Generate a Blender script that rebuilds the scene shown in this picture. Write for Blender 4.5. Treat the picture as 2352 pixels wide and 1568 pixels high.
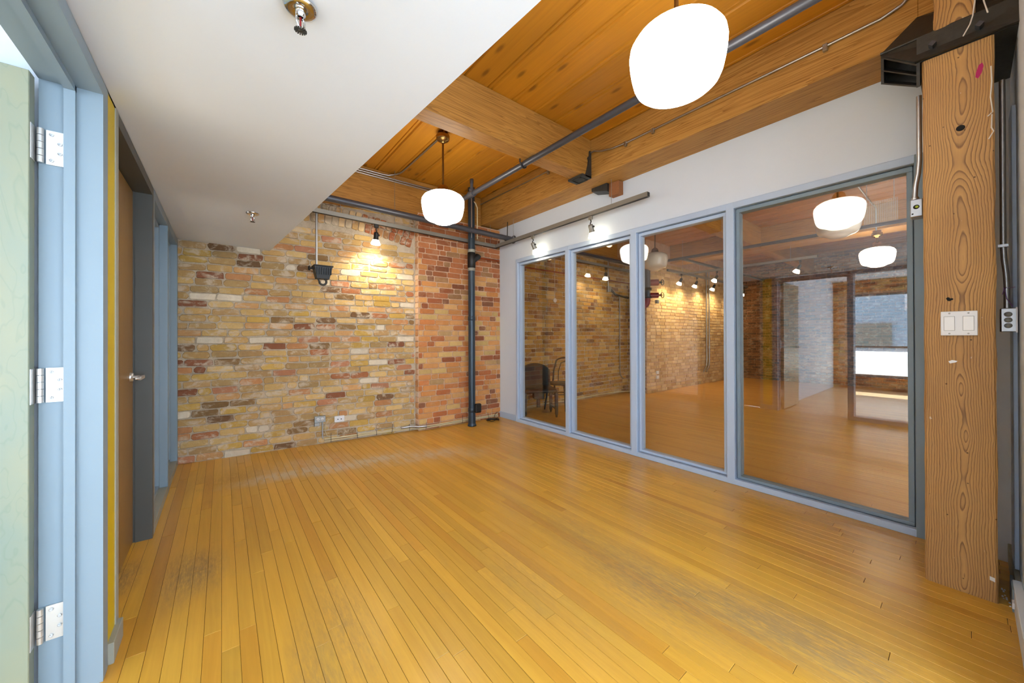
import bpy, bmesh, math, random
from mathutils import Vector, Matrix

random.seed(7)
sc = bpy.context.scene
for o in list(bpy.data.objects):
    bpy.data.objects.remove(o, do_unlink=True)
COL = sc.collection
PI = math.pi

# ------------------------------------------------------------------ camera
cam_d = bpy.data.cameras.new('camera')
cam_d.sensor_width = 36.0
cam_d.sensor_fit = 'HORIZONTAL'
cam_d.lens = 834.985 / 2352 * 36.0
cam_d.shift_y = -(784 - 768.13) / 2352
cam_d.clip_start = 0.02
cam_d.clip_end = 200
cam = bpy.data.objects.new('camera', cam_d)
COL.objects.link(cam)
YAW, PITCH, ROLL = 0.672887, 0.0031847, -0.0033732
_f = Vector((math.sin(YAW), math.cos(YAW), 0)); _r = Vector((math.cos(YAW), -math.sin(YAW), 0)); _u = Vector((0, 0, 1))
_f2 = _f * math.cos(PITCH) + _u * math.sin(PITCH); _u2 = _u * math.cos(PITCH) - _f * math.sin(PITCH)
_r3 = _r * math.cos(ROLL) + _u2 * math.sin(ROLL); _u3 = _u2 * math.cos(ROLL) - _r * math.sin(ROLL)
cam.matrix_world = Matrix(((_r3.x, _u3.x, -_f2.x, 0.0), (_r3.y, _u3.y, -_f2.y, 0.0),
                           (_r3.z, _u3.z, -_f2.z, 1.215), (0, 0, 0, 1)))
sc.camera = cam

# ------------------------------------------------------------------ world, sun, exposure
world = bpy.data.worlds.new('world'); sc.world = world
world.use_nodes = True
wn = world.node_tree.nodes
wn['Background'].inputs[0].default_value = (0.70, 0.84, 1.0, 1)
wn['Background'].inputs[1].default_value = 1.0
SKY_STRENGTH = 5.2
wn['Background'].inputs[1].default_value = SKY_STRENGTH

sun_d = bpy.data.lights.new('sun', 'SUN'); sun_d.energy = 50.0; sun_d.angle = 0.01; sun_d.color = (1, .96, .88)
sun = bpy.data.objects.new('sun', sun_d); COL.objects.link(sun)
sun.rotation_euler = Vector((math.cos(math.radians(57)), -0.10, -math.sin(math.radians(57)))).to_track_quat('-Z', 'Y').to_euler()

GLOBE_EMIT = 9.0
SPOT_W = 26.0

sc.view_settings.view_transform = 'Standard'
sc.view_settings.look = 'None'
sc.view_settings.gamma = 1.0
sc.view_settings.use_curve_mapping = False
sc.view_settings.exposure = 0.50
sc.cycles.use_denoising = True
sc.cycles.use_light_tree = True
sc.cycles.max_bounces = 6
sc.cycles.diffuse_bounces = 3
sc.cycles.glossy_bounces = 3
sc.cycles.transparent_max_bounces = 12
sc.cycles.use_adaptive_sampling = True
sc.cycles.adaptive_threshold = 0.12
sc.cycles.adaptive_min_samples = 16
sc.cycles.sample_clamp_indirect = 6.0
sc.cycles.caustics_reflective = False
sc.cycles.caustics_refractive = False

# ------------------------------------------------------------------ helpers
def lin(r, g, b):
    def c(v):
        v /= 255.0
        return v / 12.92 if v <= 0.04045 else ((v + 0.055) / 1.055) ** 2.4
    return (c(r), c(g), c(b))

class MB:
    """collects shapes of ONE mesh"""
    def __init__(s):
        s.v = []; s.f = []; s.c = None; s.smooth = []
    def add(s, verts, faces, smooth=False):
        n = len(s.v)
        s.v += [tuple(p) for p in verts]
        for f in faces:
            s.f.append(tuple(i + n for i in f)); s.smooth.append(smooth)
        return s
    def box(s, x0, x1, y0, y1, z0, z1, b=0.0):
        if x0 > x1: x0, x1 = x1, x0
        if y0 > y1: y0, y1 = y1, y0
        if z0 > z1: z0, z1 = z1, z0
        if b <= 0 or 2 * b >= min(x1 - x0, y1 - y0, z1 - z0):
            vs = [(x, y, z) for z in (z0, z1) for y in (y0, y1) for x in (x0, x1)]
            fs = [(0, 2, 3, 1), (4, 5, 7, 6), (0, 1, 5, 4), (2, 6, 7, 3), (0, 4, 6, 2), (1, 3, 7, 5)]
            return s.add(vs, fs)
        bm = bmesh.new()
        bmesh.ops.create_cube(bm, size=1)
        for v in bm.verts:
            v.co = Vector((x0 + (v.co.x + .5) * (x1 - x0), y0 + (v.co.y + .5) * (y1 - y0), z0 + (v.co.z + .5) * (z1 - z0)))
        bmesh.ops.bevel(bm, geom=bm.edges[:], offset=b, segments=1, affect='EDGES', profile=.5)
        bm.verts.index_update()
        s.add([v.co[:] for v in bm.verts], [[v.index for v in f.verts] for f in bm.faces])
        bm.free()
        return s
    def prism(s, poly, axis, a, b):
        """poly in the two other axes (x: (y,z), y: (x,z), z: (x,y)) swept from a to b"""
        n = len(poly)
        def P(p, t):
            return {'x': (t, p[0], p[1]), 'y': (p[0], t, p[1]), 'z': (p[0], p[1], t)}[axis]
        vs = [P(p, a) for p in poly] + [P(p, b) for p in poly]
        fs = [tuple(range(n))[::-1], tuple(range(n, 2 * n))] + [(i, (i + 1) % n, n + (i + 1) % n, n + i) for i in range(n)]
        return s.add(vs, fs)
    def hexa(s, bottom, top):
        """eight corners: bottom 4, top 4"""
        return s.add(list(bottom) + list(top), [(3, 2, 1, 0), (4, 5, 6, 7), (0, 1, 5, 4), (1, 2, 6, 5), (2, 3, 7, 6), (3, 0, 4, 7)])
    def tube(s, pts, r, n=12, cap=True):
        pts = [Vector(p) for p in pts]
        rs = r if isinstance(r, (list, tuple)) else [r] * len(pts)
        ring = []
        up = None
        for i, p in enumerate(pts):
            if i == 0: t = pts[1] - p
            elif i == len(pts) - 1: t = p - pts[i - 1]
            else: t = (pts[i + 1] - p).normalized() + (p - pts[i - 1]).normalized()
            t.normalize()
            if up is None:
                up = Vector((0, 0, 1)) if abs(t.z) < .9 else Vector((1, 0, 0))
            a = t.cross(up)
            if a.length < 1e-6: a = t.cross(Vector((0, 1, 0)))
            a.normalize(); bb = a.cross(t).normalized(); up = bb
            ring.append([p + (a * math.cos(2 * PI * k / n) + bb * math.sin(2 * PI * k / n)) * rs[i] for k in range(n)])
        vs = [q for rg in ring for q in rg]
        fs = []
        for i in range(len(pts) - 1):
            for k in range(n):
                fs.append((i * n + k, i * n + (k + 1) % n, (i + 1) * n + (k + 1) % n, (i + 1) * n + k))
        s.add(vs, fs, True)
        if cap:
            s.add(ring[0], [tuple(range(n))[::-1]]); s.add(ring[-1], [tuple(range(n))])
        return s
    def lathe(s, prof, c=(0, 0, 0), n=32, axis='z', smooth=True):
        vs = []; fs = []
        for (r, h) in prof:
            for k in range(n):
                a = 2 * PI * k / n
                p = (r * math.cos(a), r * math.sin(a), h)
                if axis == 'x': p = (p[2], p[0], p[1])
                if axis == 'y': p = (p[0], p[2], p[1])
                vs.append((p[0] + c[0], p[1] + c[1], p[2] + c[2]))
        for i in range(len(prof) - 1):
            for k in range(n):
                fs.append((i * n + k, i * n + (k + 1) % n, (i + 1) * n + (k + 1) % n, (i + 1) * n + k))
        return s.add(vs, fs, smooth)
    def cyl(s, p0, p1, r, n=16):
        return s.tube([p0, p1], r, n)
    def mesh(s, name):
        me = bpy.data.meshes.new(name)
        me.from_pydata(s.v, [], s.f)
        me.polygons.foreach_set('use_smooth', s.smooth)
        if s.c is not None:
            at = me.color_attributes.new('col', 'FLOAT_COLOR', 'POINT')
            at.data.foreach_set('color', [x for c in s.c for x in c])
        me.update()
        return me
    def build(s, name, m, parent=None, fix=True):
        me = s.mesh(name)
        if fix:
            bm = bmesh.new(); bm.from_mesh(me)
            bmesh.ops.recalc_face_normals(bm, faces=bm.faces)
            bm.to_mesh(me); bm.free()
        if m is not None: me.materials.append(m)
        o = bpy.data.objects.new(name, me)
        COL.objects.link(o)
        if parent is not None: o.parent = parent
        return o

def tag(o, label=None, cat=None, group=None, kind=None):
    if label: o['label'] = label
    if cat: o['category'] = cat
    if group: o['group'] = group
    if kind: o['kind'] = kind
    return o

def empty(name, loc=(0, 0, 0), label=None, cat=None, group=None, kind=None, rz=0):
    o = bpy.data.objects.new(name, None); o.empty_display_size = .1
    COL.objects.link(o); o.location = loc; o.rotation_euler = (0, 0, rz)
    return tag(o, label, cat, group, kind)

def copy_tree(o, parent=None):
    c = o.copy(); COL.objects.link(c); c.parent = parent
    for ch in o.children:
        copy_tree(ch, c)
    return c

def arc(c, r, a0, a1, n, ax=(1, 0, 0), ay=(0, 0, 1)):
    c = Vector(c); ax = Vector(ax); ay = Vector(ay)
    return [c + ax * (r * math.cos(a0 + (a1 - a0) * i / n)) + ay * (r * math.sin(a0 + (a1 - a0) * i / n)) for i in range(n + 1)]

# ------------------------------------------------------------------ materials
def newmat(name):
    m = bpy.data.materials.new(name); m.use_nodes = True
    nt = m.node_tree
    return m, nt, nt.nodes, nt.links, nt.nodes['Principled BSDF']

def N(nt, t, **kw):
    n = nt.nodes.new(t)
    for k, v in kw.items():
        setattr(n, k, v)
    return n

def math_n(nt, op, a, b=None, clamp=False):
    n = N(nt, 'ShaderNodeMath', operation=op); n.use_clamp = clamp
    for i, x in enumerate((a, b)):
        if x is None: continue
        if isinstance(x, (int, float)): n.inputs[i].default_value = x
        else: nt.links.new(x, n.inputs[i])
    return n.outputs[0]

def mixc(nt, fac, a, b, mode='MIX'):
    n = N(nt, 'ShaderNodeMix', data_type='RGBA', blend_type=mode)
    n.clamp_result = False
    for i, x in ((0, fac), (6, a), (7, b)):
        if isinstance(x, (int, float)): n.inputs[i].default_value = x
        elif isinstance(x, tuple): n.inputs[i].default_value = (*x[:3], 1)
        else: nt.links.new(x, n.inputs[i])
    return n.outputs[2]

def pos_scaled(nt, scale, offset=None):
    g = N(nt, 'ShaderNodeNewGeometry')
    v = g.outputs['Position']
    if offset is not None:
        cmb = N(nt, 'ShaderNodeCombineXYZ')
        for i in range(3): nt.links.new(offset, cmb.inputs[i])
        ad = N(nt, 'ShaderNodeVectorMath', operation='ADD')
        nt.links.new(v, ad.inputs[0]); nt.links.new(cmb.outputs[0], ad.inputs[1]); v = ad.outputs[0]
    mu = N(nt, 'ShaderNodeVectorMath', operation='MULTIPLY')
    nt.links.new(v, mu.inputs[0]); mu.inputs[1].default_value = scale
    return mu.outputs[0]

def noise(nt, vec, scale=1.0, detail=3.0, rough=.55, dist=0.0):
    n = N(nt, 'ShaderNodeTexNoise')
    nt.links.new(vec, n.inputs['Vector'])
    n.inputs['Scale'].default_value = scale; n.inputs['Detail'].default_value = detail
    n.inputs['Roughness'].default_value = rough; n.inputs['Distortion'].default_value = dist
    return n.outputs[0]

def ramp(nt, fac, stops):
    r = N(nt, 'ShaderNodeValToRGB'); nt.links.new(fac, r.inputs[0])
    e = r.color_ramp.elements
    while len(e) < len(stops): e.new(.5)
    for el, (p, c) in zip(e, stops):
        el.position = p; el.color = (c, c, c, 1) if isinstance(c, (int, float)) else (*c, 1)
    return r.outputs[0]

def bump(nt, b, h, strength=.3, dist=.01):
    n = N(nt, 'ShaderNodeBump'); n.inputs['Strength'].default_value = strength; n.inputs['Distance'].default_value = dist
    nt.links.new(h, n.inputs['Height']); nt.links.new(n.outputs[0], b.inputs['Normal'])

def plain(name, rgb, rough=.5, metal=0.0, var=.06, vscale=9.0, bmp=0.0, bscale=120.0, spec=.5):
    m, nt, nd, lk, b = newmat(name)
    c = lin(*rgb)
    p = pos_scaled(nt, (1, 1, 1))
    nz = noise(nt, p, vscale, 4)
    f = math_n(nt, 'ADD', math_n(nt, 'MULTIPLY', nz, 2 * var), 1 - var)
    mul = N(nt, 'ShaderNodeVectorMath', operation='SCALE'); mul.inputs[0].default_value = c
    lk.new(f, mul.inputs['Scale']); lk.new(mul.outputs[0], b.inputs['Base Color'])
    b.inputs['Roughness'].default_value = rough; b.inputs['Metallic'].default_value = metal
    b.inputs['Specular IOR Level'].default_value = spec
    if bmp > 0: bump(nt, b, noise(nt, p, bscale, 3), bmp, .003)
    return m

def timber(name, rgb, dark, axis, rough=.55, fine=55.0, contrast=1.0, glossy=.4):
    """sawn softwood with long grain along one axis"""
    m, nt, nd, lk, b = newmat(name)
    s = [1.0, 1.0, 1.0]; s['xyz'.index(axis)] = .035
    p = pos_scaled(nt, tuple(s))
    g1 = noise(nt, p, 14, 3, .6, .6)
    wv = math_n(nt, 'FRACT', math_n(nt, 'MULTIPLY', g1, 11.0))
    g2 = noise(nt, p, fine * 3, 4, .65)
    big = noise(nt, pos_scaled(nt, (1, 1, 1)), 1.3, 3)
    k = math_n(nt, 'ADD', math_n(nt, 'MULTIPLY', math_n(nt, 'POWER', wv, 2.0), .38 * contrast), math_n(nt, 'MULTIPLY', g2, .45), True)
    k = math_n(nt, 'ADD', k, math_n(nt, 'MULTIPLY', math_n(nt, 'SUBTRACT', big, .5), .5), True)
    col = mixc(nt, k, lin(*rgb), lin(*dark))
    lk.new(col, b.inputs['Base Color'])
    b.inputs['Roughness'].default_value = rough
    b.inputs['Specular IOR Level'].default_value = glossy
    bump(nt, b, g2, .25, .004)
    return m

def attr_wood(name, axis, rough=.35, worn=None, dark=.72, stretch=.05, knots=False, bmp=.06, coat=0.0, wearcol=(150, 132, 100), pale=None):
    """boards whose own tint comes from the mesh attribute col (alpha = grain offset)"""
    m, nt, nd, lk, b = newmat(name)
    at = N(nt, 'ShaderNodeAttribute', attribute_name='col')
    off = math_n(nt, 'MULTIPLY', at.outputs['Alpha'], 37.0)
    s = [1.0, 1.0, 1.0]; s['xyz'.index(axis)] = stretch
    p = pos_scaled(nt, tuple(s), off)
    g1 = noise(nt, p, 26, 4, .6, .8)
    g2 = noise(nt, p, 150, 3, .6)
    k = math_n(nt, 'ADD', math_n(nt, 'MULTIPLY', ramp(nt, g1, [(.32, 0.0), (.72, 1.0)]), .55), math_n(nt, 'MULTIPLY', g2, .35), True)
    drk = mixc(nt, 1.0, at.outputs['Color'], (dark, dark * .93, dark * .80), 'MULTIPLY')
    col = mixc(nt, k, at.outputs['Color'], drk)
    if knots:
        s2 = [5.0, 5.0, 5.0]; s2['xyz'.index(axis)] = 1.7
        v = N(nt, 'ShaderNodeTexVoronoi', feature='F1', voronoi_dimensions='2D'); lk.new(pos_scaled(nt, tuple(s2), off), v.inputs['Vector'])
        v.inputs['Scale'].default_value = 1.0
        kn = ramp(nt, v.outputs['Distance'], [(0.045, 1.0), (.085, .4), (.12, .0)])
        sp = N(nt, 'ShaderNodeSeparateColor'); lk.new(v.outputs['Color'], sp.inputs[0])
        sel = math_n(nt, 'GREATER_THAN', sp.outputs[0], .5)
        kn = math_n(nt, 'MULTIPLY', kn, math_n(nt, 'MULTIPLY', sel, .62))
        col = mixc(nt, kn, col, lin(92, 52, 12))
    rg = None
    if worn:
        pp = pos_scaled(nt, (1, 1, 1))
        tot = None
        for (x, y, rx, ry, st) in worn:
            sb = N(nt, 'ShaderNodeVectorMath', operation='SUBTRACT'); lk.new(pp, sb.inputs[0]); sb.inputs[1].default_value = (x, y, 0)
            ml = N(nt, 'ShaderNodeVectorMath', operation='MULTIPLY'); lk.new(sb.outputs[0], ml.inputs[0]); ml.inputs[1].default_value = (1 / rx, 1 / ry, 0)
            ln = N(nt, 'ShaderNodeVectorMath', operation='LENGTH'); lk.new(ml.outputs[0], ln.inputs[0])
            w = math_n(nt, 'MULTIPLY', math_n(nt, 'SUBTRACT', 1.0, ln.outputs['Value'], True), st)
            tot = w if tot is None else math_n(nt, 'ADD', tot, w)
        scr = noise(nt, pos_scaled(nt, (1, .16, 1), off), 110, 6, .75)
        blot = noise(nt, pos_scaled(nt, (1, .5, 1), off), 6, 4, .6)
        base = math_n(nt, 'MULTIPLY', ramp(nt, blot, [(.58, 0.0), (.74, 1.0)]), .35)
        tot = math_n(nt, 'ADD', tot, base)
        w = math_n(nt, 'MULTIPLY', tot, ramp(nt, scr, [(.30, 0.0), (.68, 1.0)]), True)
        col = mixc(nt, math_n(nt, 'MULTIPLY', w, .62), col, lin(*wearcol))
        if pale:
            tot = None
            for (x, y, rx, ry, st) in pale:
                sb = N(nt, 'ShaderNodeVectorMath', operation='SUBTRACT'); lk.new(pp, sb.inputs[0]); sb.inputs[1].default_value = (x, y, 0)
                ml = N(nt, 'ShaderNodeVectorMath', operation='MULTIPLY'); lk.new(sb.outputs[0], ml.inputs[0]); ml.inputs[1].default_value = (1 / rx, 1 / ry, 0)
                ln = N(nt, 'ShaderNodeVectorMath', operation='LENGTH'); lk.new(ml.outputs[0], ln.inputs[0])
                q = math_n(nt, 'MULTIPLY', math_n(nt, 'SUBTRACT', 1.0, ln.outputs['Value'], True), st)
                tot = q if tot is None else math_n(nt, 'ADD', tot, q)
            sc2 = noise(nt, pos_scaled(nt, (1, .30, 1), off), 16, 5, .65)
            q = math_n(nt, 'MULTIPLY', tot, ramp(nt, sc2, [(.33, 0.0), (.60, 1.0)]), True)
            col = mixc(nt, math_n(nt, 'MULTIPLY', q, .8), col, lin(206, 194, 174))
        rg = math_n(nt, 'ADD', math_n(nt, 'MULTIPLY', w, .3), rough)
    lk.new(col, b.inputs['Base Color'])
    if rg is not None: lk.new(rg, b.inputs['Roughness'])
    else: b.inputs['Roughness'].default_value = rough
    b.inputs['Coat Weight'].default_value = coat; b.inputs['Coat Roughness'].default_value = .22
    bump(nt, b, g2, bmp, .003)
    return m

def brick_mat(name, smear=.35, smear_rgb=(205, 182, 150)):
    m, nt, nd, lk, b = newmat(name)
    at = N(nt, 'ShaderNodeAttribute', attribute_name='col')
    p = pos_scaled(nt, (1, 1, 1))
    n1 = noise(nt, p, 22, 5, .65)
    n2 = noise(nt, p, 130, 4, .7)
    d = mixc(nt, 1.0, at.outputs['Color'], (.70, .66, .60), 'MULTIPLY')
    col = mixc(nt, math_n(nt, 'MULTIPLY', ramp(nt, n1, [(.35, 0.0), (.8, 1.0)]), .75), at.outputs['Color'], d)
    lt = mixc(nt, 1.0, at.outputs['Color'], (1.28, 1.25, 1.2), 'MULTIPLY')
    col = mixc(nt, math_n(nt, 'MULTIPLY', n2, .45), col, lt)
    sm = noise(nt, pos_scaled(nt, (1, 1, 1.6)), 7.5, 6, .68, .6)
    sm = ramp(nt, sm, [(.50, 0.0), (.62, 1.0)])
    col = mixc(nt, math_n(nt, 'MULTIPLY', sm, smear), col, lin(*smear_rgb))
    lk.new(col, b.inputs['Base Color']); b.inputs['Roughness'].default_value = .9
    b.inputs['Specular IOR Level'].default_value = .2
    bump(nt, b, math_n(nt, 'ADD', n1, math_n(nt, 'MULTIPLY', n2, .5)), .55, .012)
    return m

def mortar_mat(name, rgb, dark):
    m, nt, nd, lk, b = newmat(name)
    p = pos_scaled(nt, (1, 1, 1))
    n1 = noise(nt, p, 9, 6, .7); n2 = noise(nt, p, 90, 4, .7)
    col = mixc(nt, ramp(nt, n1, [(.4, 0.0), (.75, 1.0)]), lin(*rgb), lin(*dark))
    lk.new(col, b.inputs['Base Color']); b.inputs['Roughness'].default_value = .95
    bump(nt, b, math_n(nt, 'ADD', n1, n2), .8, .015)
    return m

def post_mat(name):
    """plain-sawn fir: growth rings round a wandering pith, cut by the face"""
    m, nt, nd, lk, b = newmat(name)
    g = N(nt, 'ShaderNodeNewGeometry'); sep = N(nt, 'ShaderNodeSeparateXYZ'); lk.new(g.outputs['Position'], sep.inputs[0])
    zv = N(nt, 'ShaderNodeCombineXYZ'); lk.new(sep.outputs[2], zv.inputs[2])
    nz = noise(nt, zv.outputs[0], 1.7, 1.5, .5)
    nz2 = noise(nt, zv.outputs[0], 9.0, 2, .5)
    d = math_n(nt, 'ADD', math_n(nt, 'MULTIPLY', nz, .20), math_n(nt, 'MULTIPLY', nz2, .007))
    d = math_n(nt, 'SUBTRACT', d, .085)
    wob = noise(nt, pos_scaled(nt, (5, 5, 1.6)), 1.0, 5, .55)
    yy = math_n(nt, 'ADD', math_n(nt, 'SUBTRACT', sep.outputs[1], .018), math_n(nt, 'MULTIPLY', math_n(nt, 'SUBTRACT', wob, .5), .06))
    xx = math_n(nt, 'ADD', d, math_n(nt, 'SUBTRACT', sep.outputs[0], 2.73))
    r = math_n(nt, 'SQRT', math_n(nt, 'ADD', math_n(nt, 'MULTIPLY', yy, yy), math_n(nt, 'MULTIPLY', xx, xx)))
    fr = math_n(nt, 'FRACT', math_n(nt, 'MULTIPLY', r, 130.0))
    ring = ramp(nt, fr, [(0.0, 0.0), (.62, .25), (.88, 1.0), (1.0, 0.1)])
    fib = noise(nt, pos_scaled(nt, (1, 1, .04)), 260, 3, .6)
    big = noise(nt, pos_scaled(nt, (1, 1, .4)), 4, 4, .6)
    k = math_n(nt, 'ADD', math_n(nt, 'MULTIPLY', ring, .80), math_n(nt, 'MULTIPLY', fib, .28), True)
    a = mixc(nt, ramp(nt, big, [(.35, 0.0), (.7, 1.0)]), lin(212, 164, 98), lin(192, 146, 90))
    col = mixc(nt, k, a, lin(118, 82, 54))
    # white scuffs and small nail holes
    sp = noise(nt, pos_scaled(nt, (1, 1, .45)), 38, 3, .5)
    col = mixc(nt, math_n(nt, 'MULTIPLY', ramp(nt, sp, [(.735, 0.0), (.76, 1.0)]), .7), col, lin(225, 215, 205))
    vo = N(nt, 'ShaderNodeTexVoronoi', feature='F1'); lk.new(pos_scaled(nt, (1, 1, 1)), vo.inputs['Vector']); vo.inputs['Scale'].default_value = 17
    col = mixc(nt, math_n(nt, 'MULTIPLY', ramp(nt, vo.outputs['Distance'], [(.045, 1.0), (.07, 0.0)]), .8), col, lin(40, 26, 18))
    # paint worn pale just above the floor
    lk.new(col, b.inputs['Base Color']); b.inputs['Roughness'].default_value = .6
    bump(nt, b, math_n(nt, 'SUBTRACT', 1.0, k), .25, .004)
    return m

def glass_mat(name, tint=(1, 1, 1), refl=1.0):
    m = bpy.data.materials.new(name); m.use_nodes = True
    nt = m.node_tree; nt.nodes.clear()
    out = N(nt, 'ShaderNodeOutputMaterial'); mx = N(nt, 'ShaderNodeMixShader')
    tr = N(nt, 'ShaderNodeBsdfTransparent'); tr.inputs[0].default_value = (*tint, 1)
    gl = N(nt, 'ShaderNodeBsdfGlossy'); gl.inputs['Roughness'].default_value = .0; gl.inputs[0].default_value = (1, 1, 1, 1)
    lw = N(nt, 'ShaderNodeLayerWeight'); lw.inputs['Blend'].default_value = .5
    k = math_n(nt, 'ADD', math_n(nt, 'MULTIPLY', math_n(nt, 'POWER', lw.outputs['Facing'], 5.0), .95), .045)
    k = math_n(nt, 'MULTIPLY', k, refl, True)
    nt.links.new(k, mx.inputs[0]); nt.links.new(tr.outputs[0], mx.inputs[1]); nt.links.new(gl.outputs[0], mx.inputs[2])
    nt.links.new(mx.outputs[0], out.inputs[0])
    return m

def emit_mat(name, rgb, strength, base=(.9, .88, .8)):
    m, nt, nd, lk, b = newmat(name)
    b.inputs['Base Color'].default_value = (*base, 1); b.inputs['Roughness'].default_value = .25
    b.inputs['Emission Color'].default_value = (*rgb, 1); b.inputs['Emission Strength'].default_value = strength
    return m

M = {}
WORN = [(.10, 3.95, .45, .35, .7), (2.25, 3.05, .6, .5, .35),
        (-.16, 2.50, .12, .36, 1.6), (-.06, 2.50, .10, .3, 1.2), (-.40, 2.66, .10, .26, 1.8), (1.62, .92, .30, .55, 1.2), (1.80, .52, .22, .5, 1.4),
        (.40, 1.66, .16, .6, .9), (.25, 1.35, .1, .6, .9), (1.70, 1.45, .30, .8, .8), (1.2, 1.4, .3, .7, .6), (1.9, .3, .3, .5, 1.0), (2.4, 1.3, .25, .5, .6)]
PALE = [(.42, 3.74, .50, .15, 1.5), (.95, 3.64, .55, .15, 1.5), (.65, 3.95, .5, .28, .7), (1.70, 3.44, .55, .22, 1.0), (1.25, 3.62, .6, .3, .6), (2.0, 3.2, .5, .25, .5)]
M['floor'] = attr_wood('floor_wood', 'y', rough=.33, worn=WORN, pale=PALE, dark=.78, stretch=.045, bmp=.05, coat=.25, wearcol=(132, 116, 88))
M['floor_far'] = attr_wood('floor_wood_plain', 'y', rough=.30, dark=.78, stretch=.045, coat=.2)
M['plank'] = attr_wood('ceiling_wood', 'y', rough=.5, dark=.70, stretch=.04, knots=True)
M['gap'] = plain('floor_gap', (46, 28, 12), .9)
M['beam_y'] = timber('fir_beam', (202, 152, 78), (128, 80, 28), 'y', contrast=1.5)
M['beam_x'] = timber('fir_joist', (192, 140, 66), (118, 74, 24), 'x', contrast=1.4)
M['post'] = post_mat('fir_post')
M['endwood'] = plain('end_grain', (150, 96, 56), .8, var=.25, vscale=60)
M['brick'] = brick_mat('old_buff_brick', .75, (220, 204, 180))
M['brick_red'] = brick_mat('pilaster_brick', .16, (226, 190, 150))
M['brick_far'] = brick_mat('far_brick', .35)
M['mortar'] = mortar_mat('old_mortar', (214, 198, 174), (176, 158, 132))
M['mortar_light'] = mortar_mat('pink_mortar', (226, 190, 158), (196, 152, 120))
M['white'] = plain('white_wall', (214, 223, 234), .75, var=.015, bmp=.04)
M['soffit'] = plain('white_soffit', (222, 229, 238), .8, var=.012, bmp=.05)
M['blue'] = plain('pale_blue_paint', (128, 146, 158), .42, var=.03, vscale=4)
M['blue_lt'] = plain('pale_lilac_blue_paint', (180, 198, 222), .42, var=.03, vscale=4)
M['groove'] = plain('frame_groove', (92, 106, 124), .6)
M['dgrey'] = plain('charcoal_paint', (74, 74, 70), .5, var=.05)
M['yellow'] = plain('mustard_paint', (206, 176, 0), .45, var=.03)
M['edge'] = plain('raw_edge_paint', (150, 150, 138), .6)
M['veneer'] = timber('door_veneer', (150, 116, 66), (118, 86, 44), 'z', .4, contrast=.6)
M['ash'] = None
M['steel'] = plain('brushed_steel', (190, 192, 194), .28, 1.0, var=.08)
M['galv'] = plain('galvanised_steel', (176, 178, 180), .38, 1.0, var=.12, vscale=30)
M['nickel'] = plain('satin_nickel', (214, 214, 212), .32, .75)
M['chrome'] = plain('chrome', (205, 205, 205), .12, 1.0, var=.02)
M['brass'] = plain('antique_brass', (150, 118, 72), .25, 1.0, var=.1)
M['bronze'] = plain('bronze_rod', (112, 78, 36), .4, .8)
M['pipe'] = plain('dark_grey_pipe', (74, 76, 84), .38, .35, var=.12, vscale=16)
M['stack'] = plain('blue_black_stack', (44, 58, 70), .3, .2, var=.16, vscale=14)
M['iron'] = plain('black_iron', (58, 58, 56), .5, .3, var=.35, vscale=40, bmp=.35, bscale=60)
M['black'] = plain('black_plastic', (14, 14, 15), .5)
M['blackmesh'] = plain('black_mesh', (26, 27, 28), .7)
M['track'] = plain('track_aluminium', (150, 147, 138), .42, .5, var=.08)
M['trackdark'] = plain('track_slot', (40, 36, 32), .6)
M['copper'] = plain('copper_pipe', (168, 84, 48), .35, .8, var=.1)
M['cream'] = plain('cream_cable', (206, 190, 152), .55)
M['grey_box'] = plain('grey_plate', (148, 150, 148), .45, .4)
M['plate'] = plain('white_plastic', (232, 233, 236), .3, var=.01)
M['plate2'] = plain('white_plastic_rocker', (240, 241, 243), .25, var=.01)
M['red'] = plain('red_valve', (140, 26, 30), .35)
M['white_wire'] = plain('white_wire', (226, 220, 212), .5)
M['purple'] = plain('purple_string', (128, 92, 160), .7)
M['magenta'] = plain('magenta_mark', (176, 30, 96), .7)
M['grime'] = plain('black_grime', (24, 24, 26), .9)
M['glass'] = glass_mat('pane_glass', (.93, .91, .86), 1.8)
M['glass_clear'] = glass_mat('side_glass', (.96, .97, .98), 1.0)
M['slat'] = plain('blind_slat', (226, 226, 232), .5)
M['concrete'] = plain('facade_render', (178, 196, 208), .9, var=.05)
M['globe'] = emit_mat('lit_opal_glass', (1.0, .94, .82), GLOBE_EMIT)
M['globe_off'] = plain('opal_glass', (214, 206, 190), .2)
M['bulb'] = emit_mat('lit_bulb', (1.0, .88, .62), 14.0)
M['bulb'].cycles.emission_sampling = 'NONE'
def frost_mat():
    m = bpy.data.materials.new('frosted_film'); m.use_nodes = True
    nt = m.node_tree; nt.nodes.clear()
    out = N(nt, 'ShaderNodeOutputMaterial'); mx = N(nt, 'ShaderNodeMixShader'); mx.inputs[0].default_value = .7
    d = N(nt, 'ShaderNodeBsdfDiffuse'); d.inputs[0].default_value = (.9, .92, .94, 1)
    t = N(nt, 'ShaderNodeBsdfTranslucent'); t.inputs[0].default_value = (.92, .95, .98, 1)
    nt.links.new(d.outputs[0], mx.inputs[1]); nt.links.new(t.outputs[0], mx.inputs[2]); nt.links.new(mx.outputs[0], out.inputs[0])
    return m
M['frost'] = frost_mat()

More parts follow.
